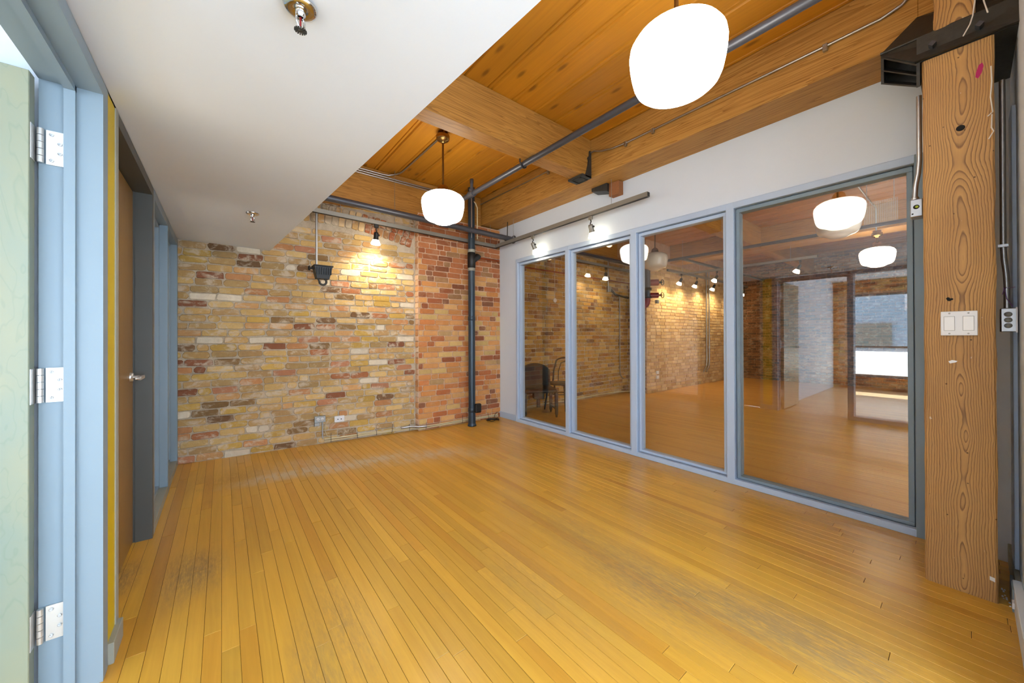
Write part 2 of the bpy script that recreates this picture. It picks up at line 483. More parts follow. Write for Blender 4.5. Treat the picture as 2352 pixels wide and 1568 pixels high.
def ash_mat():
    m, nt, nd, lk, b = newmat('green_stained_veneer')
    d = noise(nt, pos_scaled(nt, (1.6, 1.6, .55)), 1.5, 4, .6, 1.2)
    fr = math_n(nt, 'FRACT', math_n(nt, 'MULTIPLY', d, 17.0))
    ln_ = ramp(nt, fr, [(0.0, 1.0), (.14, 0.0), (.9, 0.0), (1.0, .8)])
    big = noise(nt, pos_scaled(nt, (1, 1, .6)), 3, 3)
    a = mixc(nt, ramp(nt, big, [(.35, 0.0), (.68, 1.0)]), lin(150, 148, 118), lin(126, 140, 128))
    col = mixc(nt, math_n(nt, 'MULTIPLY', ln_, .35), a, lin(112, 130, 112))
    lk.new(col, b.inputs['Base Color']); b.inputs['Roughness'].default_value = .4
    return m
M['ash'] = ash_mat()

# ------------------------------------------------------------------ levels of the place
H_SOF = 2.13          # underside of the dropped bulkhead
H_CEIL = 3.211        # underside of the plank ceiling
H_BEAM = 2.82         # underside of the main girder
XL, XR = -.33, 3.27   # faces of the left frame wall and the glazed partition

# ================================================================== FLOORS
def plank_mesh(mb, x0, x1, y0, y1, z, th, ch, col, gy=.0007):
    y0 += gy; y1 -= gy
    vs = [(x0, y0, z - th), (x1, y0, z - th), (x1, y1, z - th), (x0, y1, z - th),
          (x0, y0, z - ch), (x1, y0, z - ch), (x1, y1, z - ch), (x0, y1, z - ch),
          (x0 + ch, y0 + ch, z), (x1 - ch, y0 + ch, z), (x1 - ch, y1 - ch, z), (x0 + ch, y1 - ch, z)]
    fs = [(0, 1, 5, 4), (1, 2, 6, 5), (2, 3, 7, 6), (3, 0, 4, 7), (4, 5, 9, 8), (5, 6, 10, 9), (6, 7, 11, 10), (7, 4, 8, 11), (8, 9, 10, 11)]
    mb.add(vs, fs)
    if mb.c is None: mb.c = []
    mb.c += [col] * 12

def floor_tint(rng, base, spread=.09):
    k = 1 + rng.uniform(-spread, spread)
    w = rng.random()
    r, g, b_ = base
    if w < .12: r, g, b_ = r * .94, g * .87, b_ * .8
    elif w < .3: r, g, b_ = r * 1.04, g * 1.07, b_ * 1.1
    return (r * k, g * k, b_ * k, rng.random())

def lay_floor(name, label, x0, x1, y0, y1, mat, base, parts_box=None, w=.0572, seed=1, lens=(.55, 2.1)):
    rng = random.Random(seed)
    fl = MB().box(x0, x1, y0, y1, -.12, -.0022).build(name, M['gap'])
    tag(fl, label, 'floor', kind='structure')
    rest = MB(); n = int(math.ceil((x1 - x0) / w)); count = 0
    for i in range(n):
        a = x0 + i * w; b_ = min(a + w, x1)
        if b_ - a < .008: continue
        y = y0 - rng.uniform(0, 1.2)
        while y < y1:
            L = rng.uniform(*lens)
            e = min(y + L, y1)
            s = max(y, y0)
            if e - s > .02:
                col = floor_tint(rng, base)
                dz = rng.uniform(-.0006, .0004)
                if parts_box and a > parts_box[0] and b_ < parts_box[1] and e > parts_box[2] and s < parts_box[3] and count < 300:
                    m = MB(); cx, cy = (a + b_) / 2, (s + e) / 2
                    plank_mesh(m, a - cx, b_ - .0010 - cx, s - cy, e - cy, dz, .02, .0011, col)
                    o = m.build('floorboard', mat, fl, fix=False); o.location = (cx, cy, 0)
                    count += 1
                else:
                    plank_mesh(rest, a, b_ - .0010, s, e, dz, .02, .0011, col)
            y = e if e < y1 else y1 + 1
    if rest.v:
        o = rest.build('floorboards', mat, fl, fix=False); o['kind'] = 'stuff'
    return fl

FB = lin(218, 166, 62)
lay_floor('floor', 'honey coloured hardwood strip floor with grey worn patches in the empty room', -.46, 3.36, -1.2, 4.735, M['floor'], FB,
          (-.5, 3.4, .15, 4.9), seed=4)
lay_floor('floor_beyond', 'darker honey strip floor of the room behind the glass partition', 3.36, 11.6, -2.0, 4.62, M['floor_far'], lin(210, 156, 76), seed=5, lens=(.8, 2.6))
lay_floor('floor_corridor', 'pale strip floor outside the left frame wall', -4.5, -.46, -2.0, 4.735, M['floor_far'], lin(224, 198, 158), seed=6, lens=(.8, 2.6))

# ================================================================== CEILING
def ceil_plank(x0, x1, y0, y1, z, col):
    g = .010
    prof = [(x0 + .0015, z + .03), (x0 + .0015, z + .012), (x0 + g, z), (x1 - .044, z), (x1 - .039, z + .010), (x1 - .036, z + .010), (x1 - .031, z),
            (x1 - g, z), (x1 - .0015, z + .012), (x1 - .0015, z + .03)]
    m = MB().prism([(p[0] - (x0 + x1) / 2, p[1] - z) for p in prof], 'y', y0 - (y0 + y1) / 2, y1 - (y0 + y1) / 2)
    m.c = [col] * len(m.v)
    return m

def lay_ceiling(name, label, x0, x1, cuts, seed, base, first=None, pitch=.2505):
    rng = random.Random(seed)
    c = MB().box(x0, x1, cuts[0], cuts[-1], H_CEIL + .03, H_CEIL + .2).build(name, M['gap'])
    tag(c, label, 'ceiling', kind='structure')
    x = first if first is not None else x0
    while x < x1 - .02:
        xe = min(x + pitch, x1)
        for a, b_ in zip(cuts[:-1], cuts[1:]):
            k = 1 + rng.uniform(-.2, .14)
            col = (base[0] * k, base[1] * k, base[2] * k, rng.random())
            o = ceil_plank(x, xe, a, b_, H_CEIL, col).build('ceiling_plank', M['plank'], c)
            o.location = ((x + xe) / 2, (a + b_) / 2, H_CEIL)
        x = xe
    return c
CB = lin(202, 136, 32)
lay_ceiling('ceiling', 'orange pine plank ceiling with grooved joints above the empty room', -.30, 3.30, [-1.2, 2.475, 4.62], 3, CB, first=-.30 - .0 + (1.706 + .30) % .2505 - .2505 + .0)
lay_ceiling('ceiling_beyond', 'pine plank ceiling of the room behind the glass partition', 3.30, 11.6, [-2.0, 2.475, 4.75], 9, lin(196, 130, 44))

# dropped white bulkhead along the left wall: its free edge runs slightly askew
sof = MB()
bt = [(-.335, -1.2, H_SOF), (.821, -1.2, H_SOF), (.388, 4.70, H_SOF - .006), (-.335, 4.76, H_SOF + .018)]
tp = [(x, y, H_CEIL - .001) for x, y, z in bt]
sof.hexa(bt, tp)
tag(sof.build('ceiling_soffit', M['soffit']), 'white plaster bulkhead ceiling hanging over the left side of the room', 'ceiling', kind='structure')

# ================================================================== BRICK WALLS
BUFF = [((206, 172, 112), 20), ((196, 160, 104), 18), ((214, 182, 124), 14), ((200, 164, 88), 10), ((186, 152, 104), 12), ((206, 160, 108), 10), ((194, 140, 94), 7),
        ((180, 118, 80), 5), ((142, 92, 66), 4), ((142, 112, 74), 5), ((178, 148, 100), 7), ((228, 216, 194), 4), ((188, 132, 98), 4), ((122, 92, 64), 3)]
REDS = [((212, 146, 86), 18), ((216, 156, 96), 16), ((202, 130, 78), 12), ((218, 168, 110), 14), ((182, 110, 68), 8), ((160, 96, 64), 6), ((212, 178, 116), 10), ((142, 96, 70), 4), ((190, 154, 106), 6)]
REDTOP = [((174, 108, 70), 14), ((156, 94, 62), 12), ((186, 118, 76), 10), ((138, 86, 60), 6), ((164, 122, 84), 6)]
PAINT = [((222, 190, 138), 10), ((214, 180, 126), 10), ((228, 200, 152), 8), ((202, 166, 112), 6)]
SHADED = [((112, 78, 54), 10), ((98, 66, 46), 10), ((128, 88, 58), 6), ((84, 60, 46), 6)]  # end wall bricks: the dimness of the deep room is put into their colour
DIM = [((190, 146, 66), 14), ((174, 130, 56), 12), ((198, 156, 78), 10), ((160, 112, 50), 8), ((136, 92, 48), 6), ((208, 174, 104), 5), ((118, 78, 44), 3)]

def pick(rng, pal):
    t = rng.uniform(0, sum(w for _, w in pal))
    for c, w in pal:
        t -= w
        if t <= 0: break
    c = lin(*c); k = rng.uniform(.86, 1.12)
    return (c[0] * k, c[1] * k, c[2] * k, rng.random())

def brick_shape(rng, L, Hh, proud, rough=1.0, depth=.03):
    """local: x along the wall, y out of the wall (towards -y), z up; centred"""
    a, h = L / 2, Hh / 2
    c = .006 + rng.uniform(0, .008) * rough
    j = .0028 * rough
    out = [(-a + c, -h), (a - c, -h), (a, -h + c), (a, h - c), (a - c, h), (-a + c, h), (-a, h - c), (-a, -h + c)]
    out = [(x + rng.uniform(-j, j), z + rng.uniform(-j, j)) for x, z in out]
    tx, tz = rng.uniform(-.006, .006) * rough, rng.uniform(-.05, .05) * rough
    vs = [(x, depth, z) for x, z in out]
    vs += [(x, -proud + .0035, z) for x, z in out]
    ins = .0035
    vs += [(x * (1 - ins / a), -proud + tz * z + tx * x, z * (1 - ins / h)) for x, z in out]
    fs = []
    for k in (0, 8):
        fs += [(k + i, k + (i + 1) % 8, k + 8 + (i + 1) % 8, k + 8 + i) for i in range(8)]
    fs.append(tuple(range(16, 24)))
    return vs, fs

def lay_bricks(wall, name_mat, x0, x1, z0, z1, pal, seed, rough, course=.0715, joint=.011, proud=(.004, .013), blen=.214, header_p=.12, headers_every=0,
               skip=None, view=None, limit=300, pal_at=None, to_local=None, gaps=None):
    """bricks in wall-local coords (x along, y=0 wall face, z up), children of wall; view(x,z) ranks by size in the picture"""
    rng = random.Random(seed); items = []
    n = int((z1 - z0) / course)
    for r in range(n + 1):
        zc = z0 + (r + .5) * course
        if zc + course / 2 > z1 + .02: break
        x = x0 - (rng.uniform(.02, .2) if not headers_every else (r % 2) * blen * .5)
        hd = headers_every and r % headers_every == headers_every - 1
        while x < x1:
            L = blen * (.48 if (hd or rng.random() < header_p) else 1) * rng.uniform(.95, 1.05)
            s, e = max(x, x0), min(x + L, x1)
            if e - s > .035:
                cx = (s + e) / 2
                if not (skip and skip(cx, zc, (e - s) / 2)):
                    items.append((cx, zc + rng.uniform(-.002, .002) * rough, e - s - joint * rng.uniform(.75, 1.2), course - joint * rng.uniform(.85, 1.15)))
            x += L
    order = sorted(range(len(items)), key=lambda i: -(view(items[i][0], items[i][1]) if view else 0))
    rest = MB(); rest.c = []
    for q, i in enumerate(order):
        cx, zc, L, Hh = items[i]
        p = pal_at(cx, zc, rng) if pal_at else pal
        col = pick(rng, p)
        vs, fs = brick_shape(rng, L, Hh, rng.uniform(*proud), rough)
        rot = rng.uniform(-.012, .012) * rough
        if q < limit:
            m = MB().add(vs, fs); m.c = [col] * len(vs)
            o = m.build('brick', name_mat, wall, fix=False)
            o.location = (cx, 0, zc); o.rotation_euler = (0, rot, 0)
        else:
            rest.add([(v[0] + cx, v[1], v[2] + zc) for v in vs], fs); rest.c += [col] * len(vs)
    if rest.v:
        o = rest.build('bricks', name_mat, wall, fix=False); o['kind'] = 'stuff'

# --- infill wall (slightly askew): local x measured from the left corner
SKEW = math.atan2(4.474 - 4.691, 1.957 + .318)
W0 = (-.37, 4.696)
wallb = MB().box(0, 2.46, .0, .35, -.05, 3.30).build('wall_back', M['mortar'])
wallb.location = (W0[0], W0[1], 0); wallb.rotation_euler = (0, 0, SKEW)
tag(wallb, 'old buff and tan brick wall with smeared mortar at the far end', 'wall', kind='structure')
AC, AR = (1.19, 2.50 - 3.95), 3.95                     # segmental relieving arch
def intr(x): return AC[1] + math.sqrt(max(AR * AR - (x - AC[0]) ** 2, 0))
def ext(x): return AC[1] + math.sqrt(max((AR + .225) ** 2 - (x - AC[0]) ** 2, 0))
def skipb(x, z, hw):
    return z + .03 > min(intr(x - hw), intr(x + hw)) - .004 and z - .03 < ext(x)
lay_bricks(wallb, M['brick'], .0, 2.33, .0, 2.78, BUFF, 21, 1.7, skip=skipb,
           view=lambda x, z: 1 - x * .12 - abs(z - 1.1) * .12 if not (x < .75 and z > 2.12) else -9, limit=300)
rng = random.Random(5)
for ring_ in range(2):
    th = -.292
    r0 = AR + .004 + ring_ * .112
    while th < .294:
        x = AC[0] + (r0 + .05) * math.sin(th); z = AC[1] + (r0 + .05) * math.cos(th)
        if x > .80 and x < 2.31:
            col = pick(rng, REDTOP if x > 1.72 else PAINT[2:] + [((190, 176, 150), 8), ((160, 146, 122), 6)])
            vs, fs = brick_shape(rng, .062, .104, rng.uniform(.010, .020), 1.2)
            m = MB().add(vs, fs); m.c = [col] * len(vs)
            o = m.build('arch_brick', M['brick'], wallb, fix=False); o.location = (x, 0, z); o.rotation_euler = (0, th, 0)
        th += .0715 / r0

# --- brick pier
pier = MB().box(1.965, 3.36, 4.392, 4.66, -.05, 2.80).box(1.965, 3.39, 4.48, 4.66, 2.80, 3.30).build('wall_pier', M['mortar_light'])
tag(pier, 'orange red brick pier with pale joints beside the white wall', 'wall', kind='structure')
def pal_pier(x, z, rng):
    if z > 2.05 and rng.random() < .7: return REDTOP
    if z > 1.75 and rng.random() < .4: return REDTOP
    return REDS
# children live in the pier's own space, whose origin is the world's: shift with a helper wall frame
def lay_world(parent, y, x0, x1, **kw):
    tmp = bpy.data.objects.new('tmp', None); COL.objects.link(tmp); tmp.location = (x0, y, 0)
    lay_bricks(tmp, kw.pop('mat'), 0, x1 - x0, **kw)
    for ch in list(tmp.children):
        l = ch.location.copy(); ch.parent = parent; ch.location = (l.x + x0, l.y + y, l.z)
    bpy.data.objects.remove(tmp)
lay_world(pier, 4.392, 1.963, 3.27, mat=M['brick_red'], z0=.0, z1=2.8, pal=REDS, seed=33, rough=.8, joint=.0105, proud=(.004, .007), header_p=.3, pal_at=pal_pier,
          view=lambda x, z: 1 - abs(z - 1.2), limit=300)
# returns of the pier (face towards the left)
rng = random.Random(12)
for r in range(39):
    vs, fs = brick_shape(rng, .104, .060, .005, .7)
    m = MB().add([(v[1], -v[0], v[2]) for v in vs], fs); m.c = [pick(rng, [((226, 190, 160), 10), ((214, 160, 112), 8), ((220, 200, 180), 5)])] * len(vs)
    o = m.build('return_brick', M['brick_red'], pier, fix=False); o.location = (1.963, 4.447, (r + .5) * .0715)

# --- back wall of the room behind the glass
wfar = MB().box(3.30, 6.9, 4.60, 4.9, -.05, 3.30).build('wall_back_beyond', M['mortar'])
tag(wfar, 'dim yellow brown brick wall seen through the two narrow panes', 'wall', kind='structure')
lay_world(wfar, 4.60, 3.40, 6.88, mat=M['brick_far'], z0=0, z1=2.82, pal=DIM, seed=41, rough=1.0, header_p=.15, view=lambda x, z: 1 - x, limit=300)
wpale = MB().box(6.88, 11.6, 4.16, 4.9, -.05, 3.30).build('wall_back_painted', M['mortar_light'])
tag(wpale, 'cream painted brick wall under the far spotlights behind the glass', 'wall', kind='structure')
lay_world(wpale, 4.16, 6.88, 11.58, mat=M['brick_far'], z0=0, z1=2.82, pal=PAINT, seed=43, rough=1.0, header_p=.15, view=lambda x, z: 1 - x, limit=300)
rng = random.Random(77)
for r in range(39):
    for c in range(2):
        vs, fs = brick_shape(rng, .205, .060, .006, 1)
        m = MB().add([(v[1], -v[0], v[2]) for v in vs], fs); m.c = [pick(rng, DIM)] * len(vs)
        o = m.build('return_brick', M['brick_far'], wpale, fix=False); o.location = (6.88, 4.275 + c * .216, (r + .5) * .0715)
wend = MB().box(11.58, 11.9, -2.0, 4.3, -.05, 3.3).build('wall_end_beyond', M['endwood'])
tag(wend, 'brick end wall in the deepest part behind the glass, shade put into its dark brown colour', 'wall', kind='structure')
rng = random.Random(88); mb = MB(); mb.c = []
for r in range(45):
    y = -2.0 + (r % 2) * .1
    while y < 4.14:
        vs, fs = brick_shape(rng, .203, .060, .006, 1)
        mb.add([(11.58 + v[1], y + .1 - v[0], v[2] + (r + .5) * .0715) for v in vs], fs); mb.c += [pick(rng, SHADED)] * len(vs)
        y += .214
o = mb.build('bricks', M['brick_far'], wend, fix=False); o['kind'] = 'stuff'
ws = MB().box(3.36, 11.9, -2.15, -2.0, -.05, .8).box(3.36, 11.9, -2.15, -2.0, 2.7, 3.3)
for a, b_ in ((3.36, 4.2), (5.4, 11.9)): ws.box(a, b_, -2.15, -2.0, .8, 2.7)  # unseen side wall, its opening added to let sky light into the far room
tag(ws.build('wall_side_beyond', M['white']), 'unseen white side wall of the room behind the glass, with an opening added for daylight', 'wall', kind='structure')

# ================================================================== RIGHT WALL: white plaster + glazed partition
wr = MB()
wr.box(XR, XR + .12, 3.995, 4.45, 0, H_BEAM + .002)
wr.box(XR, XR + .12, -.30, 3.995, 2.295, H_BEAM + .002)
wr.box(XR, XR + .12, -.30, .155, 0, 2.295)
tag(wr.build('wall_right', M['white']), 'white plaster wall above and beside the glazed partition', 'wall', kind='structure')
tag(MB().box(XR - .014, XR, 4.02, 4.40, 0, .085, .002).build('baseboard_right', M['blue_lt']), 'short pale blue baseboard between brick pier and glass partition', 'baseboard', kind='structure')

win = empty('window_1', (XR, 2.1, 0), 'pale blue framed interior glass partition of four tall panes', 'window', kind='structure')
def wpart(mb, name, mat, parent=win):
    mb.v = [(x - XR, y - 2.1, z) for x, y, z in mb.v]
    return mb.build(name, mat, parent)
FX0, FX1 = XR - .018, XR + .115
BOT, TOP = .052, 2.238
wpart(MB().box(FX0, FX1, .155, 3.995, 0, .044, .003), 'bottom_rail', M['blue_lt'])
wpart(MB().box(FX0, FX1, .155, 3.995, 2.245, 2.295, .003), 'top_rail', M['blue_lt'])
for (a, b_, nm, mt) in ((3.955, 3.995, 'jamb', 'blue_lt'), (2.985, 3.045, 'mullion', 'blue_lt'), (2.075, 2.142, 'mullion', 'blue_lt'), (1.185, 1.245, 'mullion', 'blue_lt'), (.155, .20, 'jamb', 'blue')):
    wpart(MB().box(FX0 - .001, FX1 + .001, a, b_, .0, 2.295, .003), nm, M[mt])
for k, (a, b_) in enumerate(((3.045, 3.955), (2.142, 2.985), (1.245, 2.075), (.20, 1.185))):
    mt = M['blue'] if k == 3 else M['blue_lt']
    g = .006
    st = MB()
    sx0, sx1 = XR + .014, XR + .086
    z0, z1 = .044 + g, 2.245 - g
    sb, stt, sw = .022, .030, .026
    st.box(sx0, sx1, a + g, b_ - g, z0, z0 + sb, .002)
    st.box(sx0, sx1, a + g, b_ - g, z1 - stt, z1, .002)
    st.box(sx0, sx1, a + g, a + g + sw, z0 + sb, z1 - stt, .002)
    st.box(sx0, sx1, b_ - g - sw, b_ - g, z0 + sb, z1 - stt, .002)
    wpart(st, 'glazing_stop', mt)
    gr = MB()
    gr.box(XR + .03, XR + .07, a, b_, .044, z0 + .004); gr.box(XR + .03, XR + .07, a, b_, z1 - .004, 2.245)
    gr.box(XR + .03, XR + .07, a, a + g + .004, .044, 2.245); gr.box(XR + .03, XR + .07, b_ - g - .004, b_, .044, 2.245)
    wpart(gr, 'shadow_gap', M['groove'])
    wpart(MB().box(XR + .047, XR + .055, a + .02, b_ - .02, .06, 2.232), 'pane', M['glass'])

# ================================================================== LEFT FRAME WALL
# near doorway (door stands open outward), mustard panel, second door, side lights
XD = XL - .145
d1 = empty('door_1', (XL, 1.9, 0), 'open pale green wood grain door hung on a pale blue frame', 'door', kind='structure')
def lp(mb, name, mat, parent=d1, org=(XL, 1.9, 0)):
    mb.v = [(x - org[0], y - org[1], z - org[2]) for x, y, z in mb.v]
    return mb.build(name, mat, parent)
JY = 1.91
lp(MB().prism([(XL, JY), (XL, JY + .062), (XD, JY + .062), (XD, JY + .004), (XL - .088, JY + .004), (XL - .088, JY - .014), (XL - .062, JY - .014), (XL - .062, JY)], 'z', 0, H_SOF - .006), 'jamb', M['blue'])
lp(MB().prism([(XL, 2.075), (XL, H_SOF - .006), (XD, H_SOF - .006), (XD, 2.071), (XL - .088, 2.071), (XL - .088, 2.055), (XL - .062, 2.055), (XL - .062, 2.075)], 'y', 1.03, JY), 'header', M['blue'])
lp(MB().prism([(XL, 1.07), (XL, 1.01), (XD, 1.01), (XD, 1.07), (XL - .088, 1.07), (XL - .088, 1.084), (XL - .062, 1.084), (XL - .062, 1.07)], 'z', 0, H_SOF - .006), 'jamb', M['blue'])
leaf = lp(MB().box(-1.29, -.481, 1.862, 1.906, .012, 2.068, .002), 'leaf', M['ash'])
for zc in (1.848, 1.056, .266):
    hg = MB()
    hg.prism([(-.458, zc - .057), (-.418, zc - .057), (-.418, zc + .057), (-.458, zc + .057)], 'y', JY - .002, JY + .005)
    hg.box(-.4815, -.479, 1.868, 1.905, zc - .057, zc + .057)
    h = lp(hg, 'hinge', M['nickel'])
    for k in range(5):
        lp(MB().cyl((-.469, 1.903, zc - .057 + k * .0228 + .0008), (-.469, 1.903, zc - .057 + (k + 1) * .0228 - .0008), .0078, 14), 'knuckle', M['nickel'], h, (XL, 1.9, 0))
    for (dx, dz) in ((-.446, .043), (-.428, .016), (-.428, -.016), (-.446, -.043)):
        lp(MB().lathe([(0, 0), (.0022, 0), (.0022, .0006), (.005, .0006), (.005, -.002)], (dx, JY - .0035, zc + dz), 12, 'y'), 'screw', M['steel'], h, (XL, 1.9, 0))
lv = lp(MB().cyl((-1.2, 1.862, 1.0), (-1.2, 1.80, 1.0), .011).lathe([(0, 0), (.026, 0), (.026, -.01), (0, -.01)], (-1.2, 1.861, 1.0), 20, 'y').tube([(-1.2, 1.805, 1.0), (-1.19, 1.80, 1.0), (-1.08, 1.80, 1.0)], .009), 'lever_handle', M['nickel'])
# raw edge strip of the frame end, mustard infill panel
tr1 = empty('trim_1', (XL, 1.98, 0), 'mustard yellow painted panel strip between the two door frames', 'trim', kind='structure')
lp(MB().box(XL - .10, XL - .001, JY + .062, JY + .074, 0, H_SOF - .006), 'edge_strip', M['edge'], tr1, (XL, 1.98, 0))
lp(MB().box(XL - .10, XL - .004, JY + .078, 2.118, .075, H_SOF - .004), 'panel', M['yellow'], tr1, (XL, 1.98, 0))
lp(MB().box(XL - .10, XL - .03, JY + .074, 2.125, 0, H_SOF - .004), 'backing', M['black'], tr1, (XL, 1.98, 0))
lp(MB().box(XL - .06, XL + .014, JY + .078, 2.15, 0, .078, .002), 'base_block', M['edge'], tr1, (XL, 1.98, 0))
# second door: closed wood leaf in a charcoal frame
d2 = empty('door_2', (XL, 2.6, 0), 'closed brown veneer door with lever handle in a charcoal frame', 'door', kind='structure')
o2 = (XL, 2.6, 0)
def rebate(y, s):
    return [(XL, y), (XL, y + s * .045), (XD, y + s * .045), (XD, y + s * .006), (XL - .075, y + s * .006), (XL - .075, y), ]
lp(MB().prism(rebate(2.155, -1), 'z', 0, H_SOF - .004), 'jamb', M['edge'], d2, o2)
lp(MB().prism(rebate(3.075, 1), 'z', 0, H_SOF - .004), 'jamb', M['dgrey'], d2, o2)
lp(MB().prism([(XL, 2.075), (XL, H_SOF - .004), (XD, H_SOF - .004), (XD, 2.078), (XL - .075, 2.078), (XL - .075, 2.075)], 'y', 2.155, 3.075), 'header', M['dgrey'], d2, o2)
lp(MB().box(XL - .125, XL - .082, 2.160, 3.066, .010, 2.072, .002), 'leaf', M['veneer'], d2, o2)
hd = lp(MB().lathe([(0, .012), (.024, .012), (.026, 0), (.026, -.002)], (XL - .081, 2.985, .985), 20, 'x').cyl((XL - .08, 2.985, .985), (XL - .028, 2.985, .985), .010), 'lever_handle', M['nickel'], d2, o2)
lp(MB().box(XL - .040, XL - .022, 2.870, 2.997, .974, .996, .004).tube([(XL - .031, 2.873, .985), (XL - .031, 2.862, .985), (XL - .045, 2.858, .985)], .007, 8), 'lever', M['nickel'], hd, o2)
lp(MB().box(XL - .10, XL - .083, 3.060, 3.0735, .93, 1.03), 'strike_plate', M['nickel'], d2, o2)

# side lights beyond the second door
w2 = empty('window_2', (XL, 3.9, 0), 'pale blue framed side lights with blinds between door and brick wall', 'window', kind='structure')
o3 = (XL, 3.9, 0)
lp(MB().box(XD, XL, 3.122, 3.165, 0, H_SOF - .002, .002), 'jamb', M['blue'], w2, o3)
lp(MB().box(XD, XL, 3.865, 3.912, 0, H_SOF - .002, .002), 'mullion', M['blue'], w2, o3)
lp(MB().box(XD, XL, 4.615, 4.672, 0, H_SOF + .01, .002), 'jamb', M['blue'], w2, o3)
lp(MB().box(XD, XL, 3.165, 4.615, 0, .058, .002), 'sill', M['edge'], w2, o3)
lp(MB().box(XD, XL, 3.165, 4.615, 2.075, H_SOF + .004, .002), 'head', M['blue'], w2, o3)
for (a, b_) in ((3.165, 3.865), (3.912, 4.615)):
    st = MB()
    for (p, q) in ((a, a + .022), (b_ - .022, b_)): st.box(XL - .085, XL - .048, p, q, .058, 2.075)
    st.box(XL - .085, XL - .048, a, b_, .058, .082); st.box(XL - .085, XL - .048, a, b_, 2.05, 2.075)
    lp(st, 'glazing_stop', M['blue'], w2, o3)
    lp(MB().box(XL - .070, XL - .064, a + .01, b_ - .01, .07, 2.06), 'pane', M['glass_clear'], w2, o3)
    bl = MB(); z = 2.03
    bl.box(XL - .133, XL - .105, a + .03, b_ - .03, 2.035, 2.07)
    while z > .42:
        bl.hexa([(XL - .131, a + .03, z - .007), (XL - .108, a + .03, z + .004), (XL - .108, b_ - .03, z + .004), (XL - .131, b_ - .03, z - .007)],
                [(XL - .131, a + .03, z - .006), (XL - .108, a + .03, z + .005), (XL - .108, b_ - .03, z + .005), (XL - .131, b_ - .03, z - .006)])
        z -= .022
    bl.box(XL - .13, XL - .108, a + .03, b_ - .03, .395, .412)
    o = lp(bl, 'blind_slats', M['slat'], w2, o3); o['kind'] = 'stuff'

# glazed screen beside the open doorway, next to the camera
w3 = empty('window_3', (XL, .5, 0), 'pale blue framed glass screen beside the open doorway', 'window', kind='structure')
o4 = (XL, .5, 0)
lp(MB().box(XD, XL, .33, .385, 0, H_SOF - .003, .002), 'mullion', M['blue'], w3, o4)
lp(MB().box(XD, XL, -1.2, -1.14, 0, H_SOF - .003, .002), 'jamb', M['blue'], w3, o4)
lp(MB().box(XD, XL, -1.14, 1.01, 0, .058, .002), 'sill', M['blue'], w3, o4)
lp(MB().box(XD, XL, -1.14, 1.01, 2.075, H_SOF - .003, .002), 'head', M['blue'], w3, o4)
for (a, b_) in ((.385, 1.01), (-1.14, .33)):
    lp(MB().box(XL - .070, XL - .064, a, b_, .058, 2.075), 'pane', M['glass_clear'], w3, o4)

# ================================================================== CORRIDOR AND OUTSIDE, left of the frame wall
tag(MB().box(-4.5, XD - .001, -2.0, 4.8, 2.42, 2.6).build('ceiling_corridor', M['soffit']), 'white plaster ceiling outside the open door', 'ceiling', kind='structure')
tag(MB().box(-4.5, XD, 1.96, 2.06, 0, 2.42).build('wall_corridor', M['white']), 'white partition wall behind the open green door', 'wall', kind='structure')
tag(MB().box(-4.75, -.345, 4.70, 4.9, -.1, 2.7).build('wall_corridor_back', M['white']), 'white wall at the back of the space behind the side lights', 'wall', kind='structure')
tag(MB().box(XD - .02, XL - .02, -1.2, 4.66, H_SOF + .02, 2.62).build('wall_left', M['white']), 'white plaster above the frames of the left wall', 'wall', kind='structure')
wx = MB()
wx.box(-4.75, -4.5, -2.2, 4.9, -.1, .28); wx.box(-4.75, -4.5, -2.2, 4.9, 2.12, 2.8)
for (a, b_) in ((-2.2, -1.5), (1.72, 2.35), (4.3, 4.9)): wx.box(-4.75, -4.5, a, b_, .28, 2.12)
wxo = tag(wx.build('wall_outside', M['mortar_light']), 'brick window wall at the far side of the corridor room', 'wall', kind='structure')
rng = random.Random(91); mb = MB(); mb.c = []
for r in range(35):
    zc = (r + .5) * .0715; y = -2.2 + (r % 2) * .1
    while y < 4.8:
        cy = y + .107
        inside = (.26 < zc < 2.14) and (-1.6 < cy < 1.80 or 2.28 < cy < 4.38)
        if not inside:
            vs, fs = brick_shape(rng, .203, .060, .006, 1)
            mb.add([(-4.5 - v[1], cy + v[0], v[2] + zc) for v in vs], fs); mb.c += [pick(rng, REDS)] * len(vs)
        y += .214
o = mb.build('bricks', M['brick_red'], wxo, fix=False); o['kind'] = 'stuff'
for k, (a, b_) in enumerate(((-1.5, 1.72), (2.35, 4.3))):
    wv = empty('window_%d' % (4 + k), (-4.6, (a + b_) / 2, .28), 'white framed street window with frosted lower half, %s' % ('outside the glass screen' if k == 0 else 'behind the side lights'), 'window', kind='structure')
    ow = (-4.6, (a + b_) / 2, .28)
    fr = MB()
    for (p, q) in ((a, a + .05), (b_ - .05, b_)): fr.box(-4.66, -4.56, p, q, .28, 2.12)
    for (p, q) in ((.28, .33), (.92, .97), (2.07, 2.12)): fr.box(-4.66, -4.56, a + .05, b_ - .05, p, q)
    lp(fr, 'frame', M['grey_box'], wv, ow)
    lp(MB().box(-4.612, -4.606, a + .05, b_ - .05, .97, 2.07), 'pane', M['glass_clear'], wv, ow)
    lp(MB().add([(-4.61, a + .05, .33), (-4.61, b_ - .05, .33), (-4.61, b_ - .05, .92), (-4.61, a + .05, .92)], [(0, 1, 2, 3)]), 'frosted_pane', M['frost'], wv, ow)
bld = empty('exterior_building', (-11, 1, -3), 'pale blue rendered building across the street outside', 'building', kind='structure')
ob = (-11, 1, -3)
lp(MB().box(-12, -11, -8, 10, -3, 6), 'facade', M['concrete'], bld, ob)
